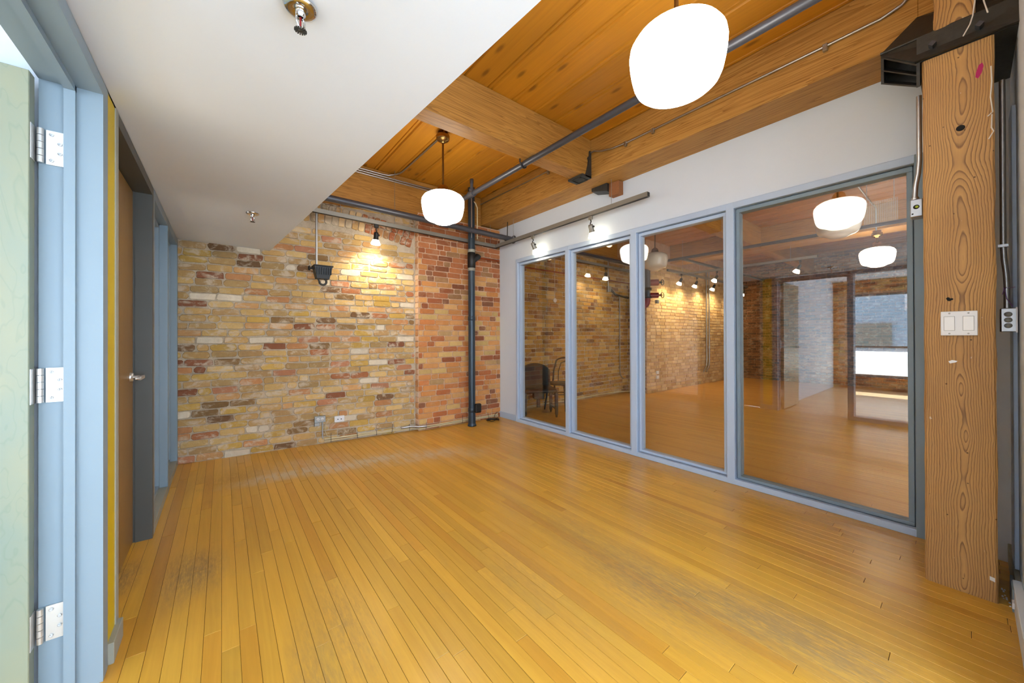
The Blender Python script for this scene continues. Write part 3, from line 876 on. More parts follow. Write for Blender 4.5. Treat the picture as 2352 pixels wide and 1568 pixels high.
for (y0, y1, z0, z1) in ((0, 1.3, 2.0, 3.0), (3, 4.2, 2.0, 3.0), (-3, -1.8, 2.0, 3.0)):
    w_ = lp(MB().box(-11.02, -10.94, y0, y1, z0, z1), 'window_frame', M['plate'], bld, ob)
    lp(MB().box(-10.945, -10.935, y0 + .08, (y0 + y1) / 2 - .03, z0 + .08, z1 - .08).box(-10.945, -10.935, (y0 + y1) / 2 + .03, y1 - .08, z0 + .08, z1 - .08), 'pane', M['groove'], w_, ob)
lp(MB().box(-11.02, -10.95, 1.6, 3.2, -3, 1.6), 'loading_door', M['edge'], bld, ob)

# ================================================================== FRONT WALL beside the camera (edge seen behind the post)
tag(MB().box(1.9, 3.39, -.30, -.145, 0, H_CEIL).build('wall_front', M['white']), 'white plaster wall behind the timber post', 'wall', kind='structure')
tag(MB().box(2.93, 3.12, -.147, -.132, .10, 2.30, .002).build('trim_2', M['blue_lt']), 'pale blue upright trim on the white wall right of the post', 'trim', kind='structure')
bb = empty('baseboard_front', (2.8, -.14, 0), 'chipped baseboard with pale blue end behind the timber post', 'baseboard', kind='structure')
lp(MB().box(2.80, 3.26, -.146, -.126, 0, .105, .002), 'board', M['edge'], bb, (2.8, -.14, 0))
lp(MB().box(1.92, 2.80, -.146, -.120, 0, .105, .002), 'board', M['white'], bb, (2.8, -.14, 0))
lp(MB().box(2.70, 2.86, -.125, -.115, .0, .10, .002), 'end_piece', M['blue'], bb, (2.8, -.14, 0))
lp(MB().box(2.655, 2.69, -.119, -.113, .035, .06), 'sticker', M['plate'], bb, (2.8, -.14, 0))

# ================================================================== TIMBER FRAME
def beam(name, label, x0, x1, y0, y1, z0, z1, mat, b=.008):
    return tag(MB().box(x0, x1, y0, y1, z0, z1, b).build(name, mat), label, 'beam', kind='structure')
gird = beam('girder_beam', 'long heavy fir girder over the white wall and glass partition', 2.943, 3.45, .155, 4.475, H_BEAM, H_CEIL - .001, M['beam_y'])
beam('cross_beam', 'fir cross beam running from the white bulkhead to the girder', .40, 2.943, 2.392, 2.562, 2.83, H_CEIL - .001, M['beam_x'])
beam('wall_beam', 'fir wall beam along the top of the far brick wall', .40, 2.942, 4.40, 4.62, 2.735, H_CEIL - .001, M['beam_x'])
beam('girder_beam', 'far fir girder deep inside the room behind the glass', 7.85, 8.25, -2.0, 4.16, H_BEAM, H_CEIL - .001, M['beam_y'])
beam('cross_beam', 'fir cross beam behind the glass between both girders', 3.45, 7.85, 2.392, 2.562, 2.83, H_CEIL - .001, M['beam_x'])
beam('cross_beam', 'fir cross beam beyond the far girder behind the glass', 8.25, 11.58, 2.392, 2.562, 2.83, H_CEIL - .001, M['beam_x'])
beam('wall_beam', 'fir wall beam over the dim brick wall behind the glass', 3.45, 6.88, 4.42, 4.62, 2.735, H_CEIL - .001, M['beam_x'])
# beam stub poking out of the white wall
bs = empty('beam_stub', (XR, 2.38, 2.68), 'short rough timber stub poking out of the white wall under the girder', 'beam stub')
os_ = (XR, 2.38, 2.68)
lp(MB().box(XR - .075, XR + .01, 2.235, 2.36, 2.680, H_BEAM - .002, .004), 'block', M['endwood'], bs, os_)
lp(MB().hexa([(XR - .11, 2.36, 2.735), (XR + .01, 2.36, 2.725), (XR + .01, 2.56, 2.775), (XR - .11, 2.56, 2.785)],
             [(XR - .11, 2.36, 2.818), (XR + .01, 2.36, 2.818), (XR + .01, 2.56, 2.818), (XR - .11, 2.56, 2.818)]), 'iron_shoe', M['iron'], bs, os_)
# stirrup that carries the cross beam
jh = empty('beam_hanger', (2.94, 2.47, 2.81), 'black iron stirrup holding the cross beam end against the girder', 'bracket')
oh = (2.94, 2.47, 2.81)
for y in (2.380, 2.566):
    pr_ = [(2.936, 2.812), (2.840, 2.812), (2.862, 2.86), (2.885, 2.93), (2.893, 2.985), (2.882, 3.005), (2.893, 3.022), (2.905, 3.02), (2.912, 3.085), (2.936, 3.085)]
    lp(MB().prism(pr_, 'y', y, y + .012), 'side_plate', M['iron'], jh, oh)
seat = lp(MB().box(2.80, 2.936, 2.380, 2.578, 2.808, 2.829, .003), 'seat_plate', M['iron'], jh, oh)
rb = MB()
for (a, b_, c, d) in ((2.815, 2.925, 2.42, 2.428), (2.815, 2.925, 2.53, 2.538), (2.815, 2.823, 2.42, 2.538), (2.917, 2.925, 2.42, 2.538)): rb.box(a, b_, c, d, 2.800, 2.810)
lp(rb, 'rib', M['iron'], seat, oh)

# post with its iron cap
PX, PY0, PY1 = 2.73, -.080, .137
post = empty('timber_post', (2.88, .03, 0), 'heavy square fir post with strong arched grain beside the glass', 'post')
op = (2.88, .03, 0)
def rough_post(x0, x1, y0, y1, z0, z1, seed, n=26):
    rg = random.Random(seed); mb = MB(); rings = []
    for i in range(n + 1):
        z = z0 + (z1 - z0) * i / n
        c = .007
        base = [(x0, y0 + c), (x0 + c, y0), (x1 - c, y0), (x1, y0 + c), (x1, y1 - c), (x1 - c, y1), (x0 + c, y1), (x0, y1 - c)]
        j = lambda: rg.uniform(-.0022, .0022)
        rings.append([(x + (j() if k in (1, 6) else 0), y + (j() if k in (0, 1, 6, 7) else 0), z) for k, (x, y) in enumerate(base)])
    vs = [p for r in rings for p in r]
    fs = [(i * 8 + k, i * 8 + (k + 1) % 8, (i + 1) * 8 + (k + 1) % 8, (i + 1) * 8 + k) for i in range(n) for k in range(8)]
    fs += [tuple(range(8))[::-1], tuple(range(n * 8, n * 8 + 8))]
    return mb.add(vs, fs)
lp(rough_post(PX, 3.02, PY0, PY1, 0, 2.572, 3), 'shaft', M['post'], post, op)
lp(rough_post(2.755, 2.95, -.03, .10, 2.70, H_CEIL, 5, 8), 'upper_shaft', M['post'], post, op)
lp(MB().box(2.945, 2.975, .10, .160, 2.80, H_CEIL), 'side_piece', M['beam_y'], post, op)
lp(MB().lathe([(0, -.0008), (.0125, -.0008), (.014, -.0002)], (PX - .0005, .018, 2.189), 20, 'x'), 'bolt_hole', M['grime'], post, op)
rg = random.Random(9); sm = MB()
for k in range(16):
    a, r = rg.uniform(0, 6.28), rg.uniform(0, .008)
    sm.lathe([(0, -.0010), (rg.uniform(.003, .007), -.0006)], (PX - .0004, .056 + r * math.cos(a), 1.383 + r * math.sin(a)), 8, 'x')
lp(sm, 'black_smudge', M['grime'], post, op)
lp(MB().prism([(-.026, 2.405), (-.028, 2.425), (-.036, 2.455), (-.046, 2.462), (-.050, 2.445), (-.044, 2.415), (-.034, 2.395)], 'x', PX - .0012, PX), 'magenta_mark', M['magenta'], post, op)
lp(MB().prism([(-.056, .098), (-.071, .094), (-.071, .112), (-.056, .115)], 'x', PX - .0012, PX), 'sticker', M['plate'], post, op)
lp(MB().prism([(.055, 1.075), (.036, 1.082), (.032, 1.088), (.048, 1.092), (.060, 1.085)], 'x', PX - .0012, PX), 'paint_chip', M['plate'], post, op)
lp(MB().tube([(PX - .004, -.070, 2.43), (PX - .005, -.072, 2.36), (PX - .006, -.068, 2.29), (PX - .004, -.074, 2.22), (PX - .008, -.060, 2.205)], .0022, 6).tube(
    [(PX - .004, -.072, 2.21), (PX - .006, -.070, 2.15), (PX - .010, -.076, 2.13), (PX - .008, -.062, 2.10)], .0022, 6), 'stapled_wire', M['white_wire'], post, op)

cap = empty('post_cap', (2.85, .03, 2.57), 'black cast iron cap plate with square bolts on top of the post', 'bracket')
oc = (2.85, .03, 2.57)
# front flange
lp(MB().hexa([(2.705, -.16, 2.575), (2.705, .160, 2.575), (2.722, .160, 2.575), (2.722, -.16, 2.575)],
             [(2.735, -.16, 2.690), (2.790, .289, 2.722), (2.81, .289, 2.722), (2.752, -.16, 2.690)]), 'front_flange', M['iron'], cap, oc)
# sloping shelf up to the girder
lp(MB().hexa([(2.735, -.16, 2.690), (2.790, .289, 2.722), (2.93, .165, 2.905), (2.93, -.16, 2.85)],
             [(2.745, -.16, 2.700), (2.796, .289, 2.735), (2.94, .165, 2.93), (2.94, -.16, 2.87)]), 'sloping_shelf', M['iron'], cap, oc)
lp(MB().tube([(2.735, -.16, 2.698), (2.790, .289, 2.732)], .007, 8), 'ridge', M['iron'], cap, oc)
lp(MB().box(2.73, 3.30, -.16, .155, 2.574, 2.70), 'core', M['iron'], cap, oc)
# open box end with shelves left of the post
def bk(p):                                          # back edge rises so the shelves tilt up towards the girder
    return (2.93, p[1] + .006, 1.215 + (p[2] - 1.215) * 2.93 / p[0] + .012)
def slab(a, b_, t):
    a2, b2 = bk(a), bk(b_)
    lo = [(q[0], q[1], q[2] - t) for q in (a, b_, b2, a2)]
    return MB().hexa(lo, [a, b_, b2, a2])
for (za, zb_, t) in ((2.566, 2.722, .010), (2.512, 2.650, .007), (2.458, 2.580, .008)):
    lp(slab((2.722, .152, za), (2.80, .287, zb_), t), 'shelf', M['iron'], cap, oc)
for (x, y0_, y1_, z0_, z1_) in ((2.722, .144, .156, 2.450, 2.572), (2.80, .278, .289, 2.572, 2.724)):
    a0, a1 = bk((x, y0_, z0_)), bk((x, y1_, z0_)); c0, c1 = bk((x, y0_, z1_)), bk((x, y1_, z1_))
    lp(MB().hexa([(x, y0_, z0_), (x, y1_, z0_), a1, a0], [(x, y0_, z1_), (x, y1_, z1_), c1, c0]), 'end_plate', M['iron'], cap, oc)
lp(MB().add([bk((2.722, .144, 2.452)), bk((2.80, .289, 2.575)), bk((2.80, .289, 2.722)), bk((2.722, .144, 2.572))], [(0, 1, 2, 3)]), 'back_plate', M['iron'], cap, oc)
for (y, z) in ((.102, 2.628), (-.039, 2.628)):
    q = .0135
    lp(MB().prism([(y - q, z), (y, z - q), (y + q, z), (y, z + q)], 'x', 2.694, 2.73), 'square_bolt', M['pipe'], cap, oc)
ww = empty('loose_wires', (2.72, -.04, 2.60), 'two stiff white wires hanging over the iron post cap', 'wire')
lp(MB().tube([(2.74, -.030, 2.90), (2.715, -.026, 2.75), (2.70, -.020, 2.68), (2.698, -.012, 2.645), (2.694, .008, 2.60)], .0026, 8), 'wire', M['white_wire'], ww, (2.72, -.04, 2.60))
lp(MB().tube([(2.74, -.040, 2.86), (2.715, -.052, 2.73), (2.702, -.062, 2.665)], .0026, 8), 'wire', M['white_wire'], ww, (2.72, -.04, 2.60))

# double rocker switch on the post
sw = empty('light_switch', (PX, .028, 1.266), 'white double rocker switch plate screwed to the timber post', 'switch')
osw = (PX, .028, 1.266)
lp(MB().box(PX - .008, PX - .0002, -.028, .083, 1.209, 1.324, .002), 'plate', M['plate'], sw, osw)
for yc in (.056, -.001):
    fr = lp(MB().box(PX - .0095, PX - .007, yc - .0168, yc + .0168, 1.232, 1.300, .0005), 'rocker_frame', M['grey_box'], sw, osw)
    lp(MB().hexa([(PX - .0095, yc - .0155, 1.2335), (PX - .0095, yc + .0155, 1.2335), (PX - .0085, yc + .0155, 1.2335), (PX - .0085, yc - .0155, 1.2335)],
                 [(PX - .0130, yc - .0155, 1.2985), (PX - .0130, yc + .0155, 1.2985), (PX - .0085, yc + .0155, 1.2985), (PX - .0085, yc - .0155, 1.2985)]), 'rocker', M['plate2'], fr, osw)
    for z in (1.2185, 1.3145):
        lp(MB().lathe([(0, -.0012), (.003, -.0012), (.0035, 0)], (PX - .0082, yc, z), 12, 'x'), 'screw', M['steel'], sw, osw)

# conduit + junction box left of the post
cj = empty('conduit', (2.85, .165, 1.87), 'thin steel conduit dropping to a metal junction box left of the post', 'conduit')
oj = (2.85, .165, 1.87)
lp(MB().tube([(2.85, .155, 2.46), (2.85, .155, 2.20), (2.85, .155, 2.12), (2.85, .159, 2.06), (2.85, .168, 2.0), (2.85, .171, 1.95), (2.85, .171, 1.91)], .0105, 12), 'tube', M['galv'], cj, oj)
bx_ = lp(MB().box(2.82, 2.89, .142, .188, 1.825, 1.918, .004), 'junction_box', M['galv'], cj, oj)
lp(MB().lathe([(0, -.0012), (.011, -.0012), (.012, .001)], (2.82, .165, 1.877), 18, 'x'), 'knockout', M['grime'], bx_, oj)
lp(MB().lathe([(0, -.0016), (.006, -.0016)], (2.8195, .163, 1.877), 12, 'x'), 'green_disc', plain('green_disc', (150, 170, 30), .6), bx_, oj)
lp(MB().lathe([(.014, 0), (.016, .012), (.014, .02)], (2.85, .171, 1.915), 14), 'connector', M['galv'], cj, oj)
lp(MB().lathe([(0, 0), (.004, 0)], (2.8185, .178, 1.842), 8, 'x'), 'screw', M['grime'], bx_, oj)
# conduit + outlet right of the post
cr = empty('wall_outlet', (2.85, -.118, 1.28), 'metal outlet box with steel conduit squeezed between post and white wall', 'outlet')
orr = (2.85, -.118, 1.28)
lp(MB().tube([(2.85, -.104, 2.40), (2.85, -.104, 1.62), (2.85, -.106, 1.56), (2.85, -.111, 1.50), (2.85, -.113, 1.44), (2.85, -.113, 1.33)], .0095, 12), 'conduit', M['galv'], cr, orr)
bx2 = lp(MB().box(2.832, 2.90, -.139, -.094, 1.225, 1.335, .003), 'box', M['galv'], cr, orr)
for z in (1.306, 1.28, 1.254):
    lp(MB().lathe([(.0, -.003), (.011, -.003), (.012, 0)], (2.832, -.1155, z), 16, 'x'), 'socket', M['grey_box'], bx2, orr)
lp(MB().box(2.828, 2.832, -.141, -.136, 1.222, 1.338), 'cover_edge', M['plate'], bx2, orr)
lp(MB().box(2.836, 2.864, -.118, -.088, 1.62, 1.632), 'strap', M['galv'], cr, orr)
tag(MB().tube([(2.845, -.100, 1.40), (2.838, -.108, 1.43), (2.80, -.122, 1.424), (2.70, -.128, 1.42)], .0013, 6).tube([(2.838, -.104, 1.43), (2.835, -.112, 1.38), (2.832, -.128, 1.34)], .0013, 6).build('purple_string', M['purple']),
    'thin purple string tied to the conduit right of the post', 'string')
dbm = MB(); rg = random.Random(2)
for k in range(9):
    x, y = 2.76 + rg.uniform(-.02, .15), rg.uniform(-.112, -.094); a = rg.uniform(0, 3); L = rg.uniform(.006, .02)
    dbm.hexa([(x - L * math.cos(a), y - .003, .0002), (x + L * math.cos(a), y - .003, .0002), (x + L * math.cos(a), y + .003, .0002), (x - L * math.cos(a), y + .003, .0002)],
             [(x - L * math.cos(a), y - .002, .004), (x + L * math.cos(a), y - .002, .004), (x + L * math.cos(a), y + .002, .004), (x - L * math.cos(a), y + .002, .004)])
d_ = tag(dbm.build('debris', M['plate']), 'chips of plaster and dust in the gap behind the post', 'debris', kind='stuff')

# ================================================================== PENDANT LAMPS
def make_pendant(lit, label, up=0.0):
    """origin at the canopy's ceiling contact"""
    t = empty('pendant_lamp', (0, 0, 0), label, 'lamp', 'schoolhouse pendant lamps')
    MB().lathe([(.048, 0), (.048, -.03), (.062, -.034), (.066, -.046), (.060, -.052), (.066, -.058), (.064, -.072), (.055, -.084), (.030, -.092), (.026, -.104), (.014, -.112), (0, -.113)], n=28).build('canopy', M['brass'], t)
    MB().cyl((0, 0, -.11), (0, 0, -.515 + up), .0095, 12).lathe([(.0125, -.515 + up), (.0125, -.524 + up), (0, -.524 + up)], n=12).build('rod', M['bronze'], t)
    g = MB().lathe([(r_, h_ + up) for r_, h_ in ((.012, -.516), (.030, -.522), (.047, -.538), (.056, -.565), (.060, -.603))], n=24).build('gallery', M['brass'], t)
    for k in range(3):
        a = k * 2.094 + .4
        MB().cyl((.044 * math.cos(a), .044 * math.sin(a), -.588 + up), (.062 * math.cos(a), .062 * math.sin(a), -.588 + up), .003, 8).build('thumb_screw', M['brass'], g)
    prof = [(.046, -.590), (.060, -.600), (.105, -.606), (.150, -.618), (.185, -.640), (.203, -.668), (.2067, -.695), (.204, -.73), (.197, -.775), (.188, -.815), (.176, -.842), (.158, -.858), (.132, -.868),
            (.112, -.874), (.098, -.884), (.080, -.894), (.050, -.901), (.0, -.903)]
    MB().lathe([(r_, h_ + up) for r_, h_ in prof], n=40).build('globe', M['globe'] if lit else M['globe_off'], t)
    return t
l1 = make_pendant(True, 'lit opal schoolhouse pendant hanging close above the girder side of the room'); l1.location = (1.635, .83, H_CEIL)
l2 = make_pendant(True, 'lit opal schoolhouse pendant in front of the far brick wall'); l2.location = (1.69, 3.195, H_CEIL)
l3 = make_pendant(False, 'unlit opal pendant behind the third glass pane'); l3.location = (5.73, 3.30, H_CEIL)
l4 = copy_tree(l3); l4['label'] = 'unlit opal pendant behind the widest glass pane, nearest the post'; l4.location = (5.46, .915, H_CEIL)
l5 = make_pendant(True, 'lit opal pendant deep in the room behind the widest pane', .34); l5.location = (7.92, .872, H_BEAM)
tag(MB().tube([(5.55, .915, 3.195), (7.70, .90, 3.195), (7.80, .88, 3.18), (7.835, .872, 3.12), (7.837, .872, 2.86), (7.845, .872, 2.81)], .010, 10).build('lamp_conduit', M['galv']),
    'thin steel conduit crossing the far ceiling between two pendants', 'conduit')
wm = MB()
for k in range(19):
    y = .284 + k * .0088; wm.box(3.4592, 3.4608, y - .0008, y + .0008, 1.970, 2.115)
for k in range(21):
    z = 1.970 + k * .00725; wm.box(3.4584, 3.4592, .284, .442, z - .0008, z + .0008)
wmo = empty('wire_mesh_panel', (3.46, .36, 1.97), 'small grey wire mesh panel hung behind the glass beside the junction box', 'mesh panel')
lp(wm, 'mesh_wires', M['galv'], wmo, (3.46, .36, 1.97))
lp(MB().cyl((3.46, .30, 2.11), (3.46, .30, H_BEAM), .0016, 6).cyl((3.46, .43, 2.11), (3.46, .43, H_BEAM), .0016, 6), 'hanging_wire', M['galv'], wmo, (3.46, .36, 1.97))

# ================================================================== PIPES
PXX, ZP = 2.168, 2.79
sp_ = empty('sprinkler_pipe', (PXX, 2.0, ZP), 'dark grey pipe slung under the cross beam along the plank ceiling', 'pipe')
osp = (PXX, 2.0, ZP)
lp(MB().cyl((PXX, -1.2, ZP), (PXX, 4.39, ZP), .026, 20), 'pipe', M['pipe'], sp_, osp)
te = lp(MB().cyl((PXX, 3.385, ZP), (PXX, 3.475, ZP), .036, 20).cyl((PXX, 3.43, ZP), (PXX, 3.43, ZP + .05), .030, 16), 'tee', M['pipe'], sp_, osp)
lp(MB().cyl((PXX, 3.43, ZP + .05), (PXX, 3.43, ZP + .145), .017, 14).lathe([(.021, ZP + .12), (.021, ZP + .165), (0, ZP + .165)], (PXX, 3.43, 0), 14), 'capped_stub', M['pipe'], te, osp)
lp(MB().tube([(PXX - .045, 2.54, 2.828), (PXX - .045, 2.54, 2.80)] + arc((PXX, 2.54, ZP), .033, PI, 2 * PI, 10) + [(PXX + .034, 2.54, 2.80), (PXX + .036, 2.54, 2.828)], .006, 8), 'hook_hanger', M['black'], sp_, osp)
lp(MB().tube(arc((PXX, .3, ZP), .033, PI, 2 * PI, 10) + [(PXX + .033, .3, 3.0), (PXX + .033, .3, H_CEIL)], .005, 8), 'hook_hanger', M['black'], sp_, osp)

bp = empty('sprinkler_main', (2, 4.05, 2.60), 'thick dark pipe crossing in front of the brick wall above the light track', 'pipe')
obp = (2, 4.05, 2.60)
lp(MB().cyl((.42, 4.05, 2.628), (3.262, 4.05, 2.590), .0345, 20), 'pipe', M['pipe'], bp, obp)
lp(MB().lathe([(.040, 0), (.056, -.004), (.058, -.012), (.040, -.016)], (3.27, 4.05, 2.590), 24, 'x'), 'wall_flange', M['pipe'], bp, obp)
lp(MB().cyl((2.10, 4.05, 2.605), (2.20, 4.05, 2.604), .042, 20), 'coupling', M['pipe'], bp, obp)
lp(MB().tube(arc((3.12, 4.05, 2.592), .039, 1.25 * PI, 2.25 * PI, 10) + [(3.15, 4.05, 2.70), (3.155, 4.05, H_BEAM)], .006, 8), 'hook_hanger', M['black'], bp, obp)

st_ = empty('vertical_stack', (2.635, 4.18, 0), 'blue black vertical drain pipe standing in front of the brick pier', 'pipe')
ost = (2.635, 4.18, 0)
SX, SY = 2.635, 4.18
lp(MB().lathe([(.050, 0), (.050, .12), (.048, .16), (.046, .22), (.046, .9), (.0465, H_CEIL)], (SX, SY, 0), 28), 'pipe', M['stack'], st_, ost)
lp(MB().lathe([(.052, .0), (.060, .003), (.059, .016), (.053, .026), (.050, .04)], (SX, SY, 0), 28), 'foot', M['stack'], st_, ost)
for z in (1.45, .22):
    lp(MB().lathe([(.047, z - .03), (.051, z - .026), (.051, z + .022), (.047, z + .028)], (SX, SY, 0), 28), 'coupling', M['stack'], st_, ost)
for z in (2.36, 2.11):
    lp(MB().lathe([(.047, z - .02), (.050, z - .018), (.050, z + .018), (.047, z + .02)], (SX, SY, 0), 28), 'band', M['edge'], st_, ost)
lp(MB().lathe([(.047, 2.13), (.0535, 2.135), (.0535, 2.335), (.047, 2.34)], (SX, SY, 0), 28), 'sleeve', M['black'], st_, ost)
lp(MB().tube([(SX + .03, SY - .01, 2.24), (SX + .085, SY - .015, 2.285), (SX + .10, SY - .015, 2.31)], [.035, .042, .042], 18), 'branch_cap', M['black'], st_, ost)
lp(MB().box(SX + .005, SX + .095, SY - .098, SY - .045, .185, .305, .012), 'cleanout_box', M['black'], st_, ost)
for k, dx in enumerate((-.035, .055)):
    pts = [(SX + dx, SY - .062, 2.52), (SX + dx, SY - .062, 2.88)]
    if k: pts += [(SX + dx, SY - .062, 2.94), (SX + dx - .02, SY - .05, 3.0), (SX + dx - .06, SY - .03, 3.04)]
    else: pts += [(SX + dx, SY - .062, 3.1)]
    lp(MB().tube(pts, .0075, 8), 'strapped_cable', M['cream'] if k else M['galv'], st_, ost)

tag(MB().cyl((2.70, 4.36, 2.335), (3.20, 4.345, 2.325), .013, 14).lathe([(0, 0), (.017, 0), (.017, .03), (.013, .03)], (3.185, 4.345, 2.325), 14, 'x').build('copper_pipe', M['copper']),
    'short copper pipe stub across the brick pier', 'pipe')
tag(MB().cyl((3.40, 4.55, 2.345), (6.87, 4.55, 2.33), .012, 12).build('copper_pipe', M['copper']), 'long copper pipe along the dim brick wall behind the glass', 'pipe')

# three conduits on top of the wall beam
for k in range(3):
    z = 3.165 - k * .026
    lab = ('topmost', 'middle', 'lowest')[k] + ' of three thin steel conduits along the top of the wall beam'
    pts = [(.42, 4.388, z), (2.50, 4.388, z)]
    if k == 0:
        pts = [(.42, 4.388, z), (1.52, 4.388, z), (1.58, 4.384, z + .004), (1.64, 4.36, z + .02), (1.69, 4.31, z + .03), (1.704, 4.24, z + .034), (1.706, 3.275, z + .034)]
    tag(MB().tube(pts, .0095, 10).build('steel_conduit', M['galv']), lab, 'conduit', 'conduits on the wall beam')

# conduit with clips along the girder
gc = empty('girder_conduit', (2.935, 1.2, 3.0), 'long thin steel conduit clipped along the girder side', 'conduit')
ogc = (2.935, 1.2, 3.0)
lp(MB().tube([(2.925, 2.375, 3.068), (2.922, 2.33, 3.066), (2.925, 2.25, 3.035), (2.930, 2.12, 3.010), (2.930, 1.96, 3.0), (2.930, .54, 3.005), (2.930, .30, 3.008), (2.930, .22, 3.03), (2.930, .17, 3.08)], .0085, 10), 'tube', M['galv'], gc, ogc)
lp(MB().tube([(2.926, 2.58, 3.10), (2.930, 3.30, 3.105), (2.930, 4.44, 3.118)], .006, 8), 'thin_cable', M['galv'], gc, ogc)
for (y, z) in ((1.975, 3.0), (1.70, 3.0), (.545, 3.005), (3.0, 3.103)):
    lp(MB().box(2.917, 2.9425, y - .012, y + .012, z - .03, z + .012, .002), 'clip', M['galv'], gc, ogc)

# ================================================================== TRACK LIGHTING
def track_rail(a, b_, parent, org, w=.042, h=.044):
    a, b_ = Vector(a), Vector(b_)
    d = (b_ - a).normalized(); s = d.cross(Vector((0, 0, 1))).normalized(); u = s.cross(d)
    def P(t, x, z): return tuple(t + s * x + u * z)
    mb = MB()
    mb.hexa([P(a, -w / 2, 0), P(a, w / 2, 0), P(b_, w / 2, 0), P(b_, -w / 2, 0)], [P(a, -w / 2, h), P(a, w / 2, h), P(b_, w / 2, h), P(b_, -w / 2, h)])
    r = lp(mb, 'rail', M['track'], parent, org)
    e = d * .004
    mb = MB(); mb.hexa([P(a + e, -w * .40, -.0015), P(a + e, w * .40, -.0015), P(b_ - e, w * .40, -.0015), P(b_ - e, -w * .40, -.0015)],
                       [P(a + e, -w * .40, .001), P(a + e, w * .40, .001), P(b_ - e, w * .40, .001), P(b_ - e, -w * .40, .001)])
    lp(mb, 'slot', M['trackdark'], r, org)
    for t in (a, b_):
        mb = MB(); q = d * (.003 if t is b_ else -.003)
        mb.hexa([P(t, -w * .42, .003), P(t, w * .42, .003), P(t + q, w * .42, .003), P(t + q, -w * .42, .003)], [P(t, -w * .42, h - .003), P(t, w * .42, h - .003), P(t + q, w * .42, h - .003), P(t + q, -w * .42, h - .003)])
        lp(mb, 'end_cap', M['black'], r, org)
    return r
tk = empty('light_track', (3.13, 4.31, 2.52), 'grey lighting track bent in an L along brick wall and white wall', 'track light')
otk = (3.13, 4.31, 2.52)
track_rail((.40, 4.31, 2.536), (3.147, 4.31, 2.498), tk, otk)
track_rail((3.13, 4.293, 2.498), (3.13, 1.865, 2.517), tk, otk)
lp(MB().box(3.11, 3.15, 4.29, 4.33, 2.492, 2.500), 'corner_joiner', M['black'], tk, otk)
for p, q in (((1.63, 4.31, 2.55), (1.63, 4.31, H_CEIL)), ((3.13, 2.28, 2.548), (3.13, 2.28, H_BEAM)), ((3.13, 3.89, 2.54), (3.13, 3.89, H_BEAM)), ((3.04, 4.31, 2.535), (3.04, 4.31, H_BEAM)), ((1.02, 4.31, 2.56), (1.02, 4.31, 2.736))):
    lp(MB().cyl(p, q, .0028, 8), 'suspension_wire', M['galv'], tk, otk)

def make_head(label, tilt, rz, group, lit=True, watts=SPOT_W, finish='black'):
    """origin at the track contact, hangs down; the lamp points along the tilted head"""
    t = empty('track_spotlight', (0, 0, 0), label, 'spotlight', group)
    t.rotation_euler = (0, 0, rz); t.scale = (1.22, 1.22, 1.22)
    MB().box(-.018, .018, -.012, .012, -.034, -.002, .003).build('adapter', M[finish], t)
    MB().tube([(0, 0, -.03), (0, .006, -.05), (0, -.004, -.066), (0, 0, -.085)], .005, 8).build('stem', M['black'], t)
    R = Matrix.Rotation(tilt, 4, 'X')
    def tr(mb):
        mb.v = [tuple(R @ Vector(v) + Vector((0, 0, -.085))) for v in mb.v]; return mb
    h = tr(MB().lathe([(0, .012), (.018, .010), (.022, -.004), (.022, -.045), (.026, -.052), (.026, -.062)], n=20)).build('socket', M[finish], t)
    tr(MB().cyl((.022, 0, -.015), (.034, 0, -.015), .008, 10)).build('thumb_screw', M['black'], h)
    tr(MB().lathe([(.026, -.060), (.034, -.075), (.043, -.095), (.0445, -.104), (.041, -.108), (.030, -.113), (.0, -.116)], n=24)).build('bulb', M['bulb'] if lit else M['plate'], t)
    if lit:
        ld = bpy.data.lights.new('bulb_light', 'SPOT'); ld.energy = watts; ld.color = (1, .80, .50); ld.spot_size = math.radians(150); ld.spot_blend = 1.0; ld.shadow_soft_size = .035
        lo = bpy.data.objects.new('bulb_light', ld); COL.objects.link(lo); lo.parent = t
        lo.location = R @ Vector((0, 0, -.135)) + Vector((0, 0, -.085)); lo.rotation_euler = (tilt, 0, 0)
    return t
GA = 'track spotlights in the empty room'
h1 = make_head('lit black spotlight on the track in front of the brick wall', .22, 0, GA); h1.location = (1.41, 4.31, 2.522)
h2 = make_head('lit spotlight on the white wall track, close to the brick corner', .55, -PI / 2, GA, watts=2.5, finish='track'); h2.location = (3.13, 3.49, 2.504)
h3 = make_head('lit spotlight on the white wall track, near its open end', .35, -PI / 2, GA, watts=2.5, finish='track'); h3.location = (3.13, 2.55, 2.512)

# tracks and spotlights behind the glass
tk2 = empty('light_track', (5.4, 4.33, 2.5), 'pale lighting track before the dim brick wall behind the glass', 'track light')
track_rail((4.73, 4.30, 2.52), (6.70, 4.30, 2.50), tk2, (5.4, 4.33, 2.5))
tk3 = empty('light_track', (8.05, 2.6, 2.5), 'grey lighting track hung below the far girder behind the glass', 'track light')
track_rail((8.05, 4.05, 2.55), (8.05, 1.62, 2.55), tk3, (8.05, 2.6, 2.5))
tk4 = empty('light_track', (9.2, 3.75, 2.4), 'dark lighting track along the cream painted brick behind the glass', 'track light')
track_rail((6.98, 3.75, 2.50), (11.2, 3.75, 2.50), tk4, (9.2, 3.75, 2.4))
for r_, pts in ((tk2, ((5.0, 4.30), (6.3, 4.30))), (tk3, ((8.05, 2.0), (8.05, 3.6))), (tk4, ((7.6, 3.75), (9.4, 3.75), (10.8, 3.75)))):
    for (x, y) in pts:
        lp(MB().cyl((x, y, 2.53), (x, y, H_CEIL if r_ is tk4 or r_ is tk2 else H_BEAM), .003, 6), 'suspension_wire', M['galv'], r_, r_.location)
GB = 'track spotlights behind the glass'
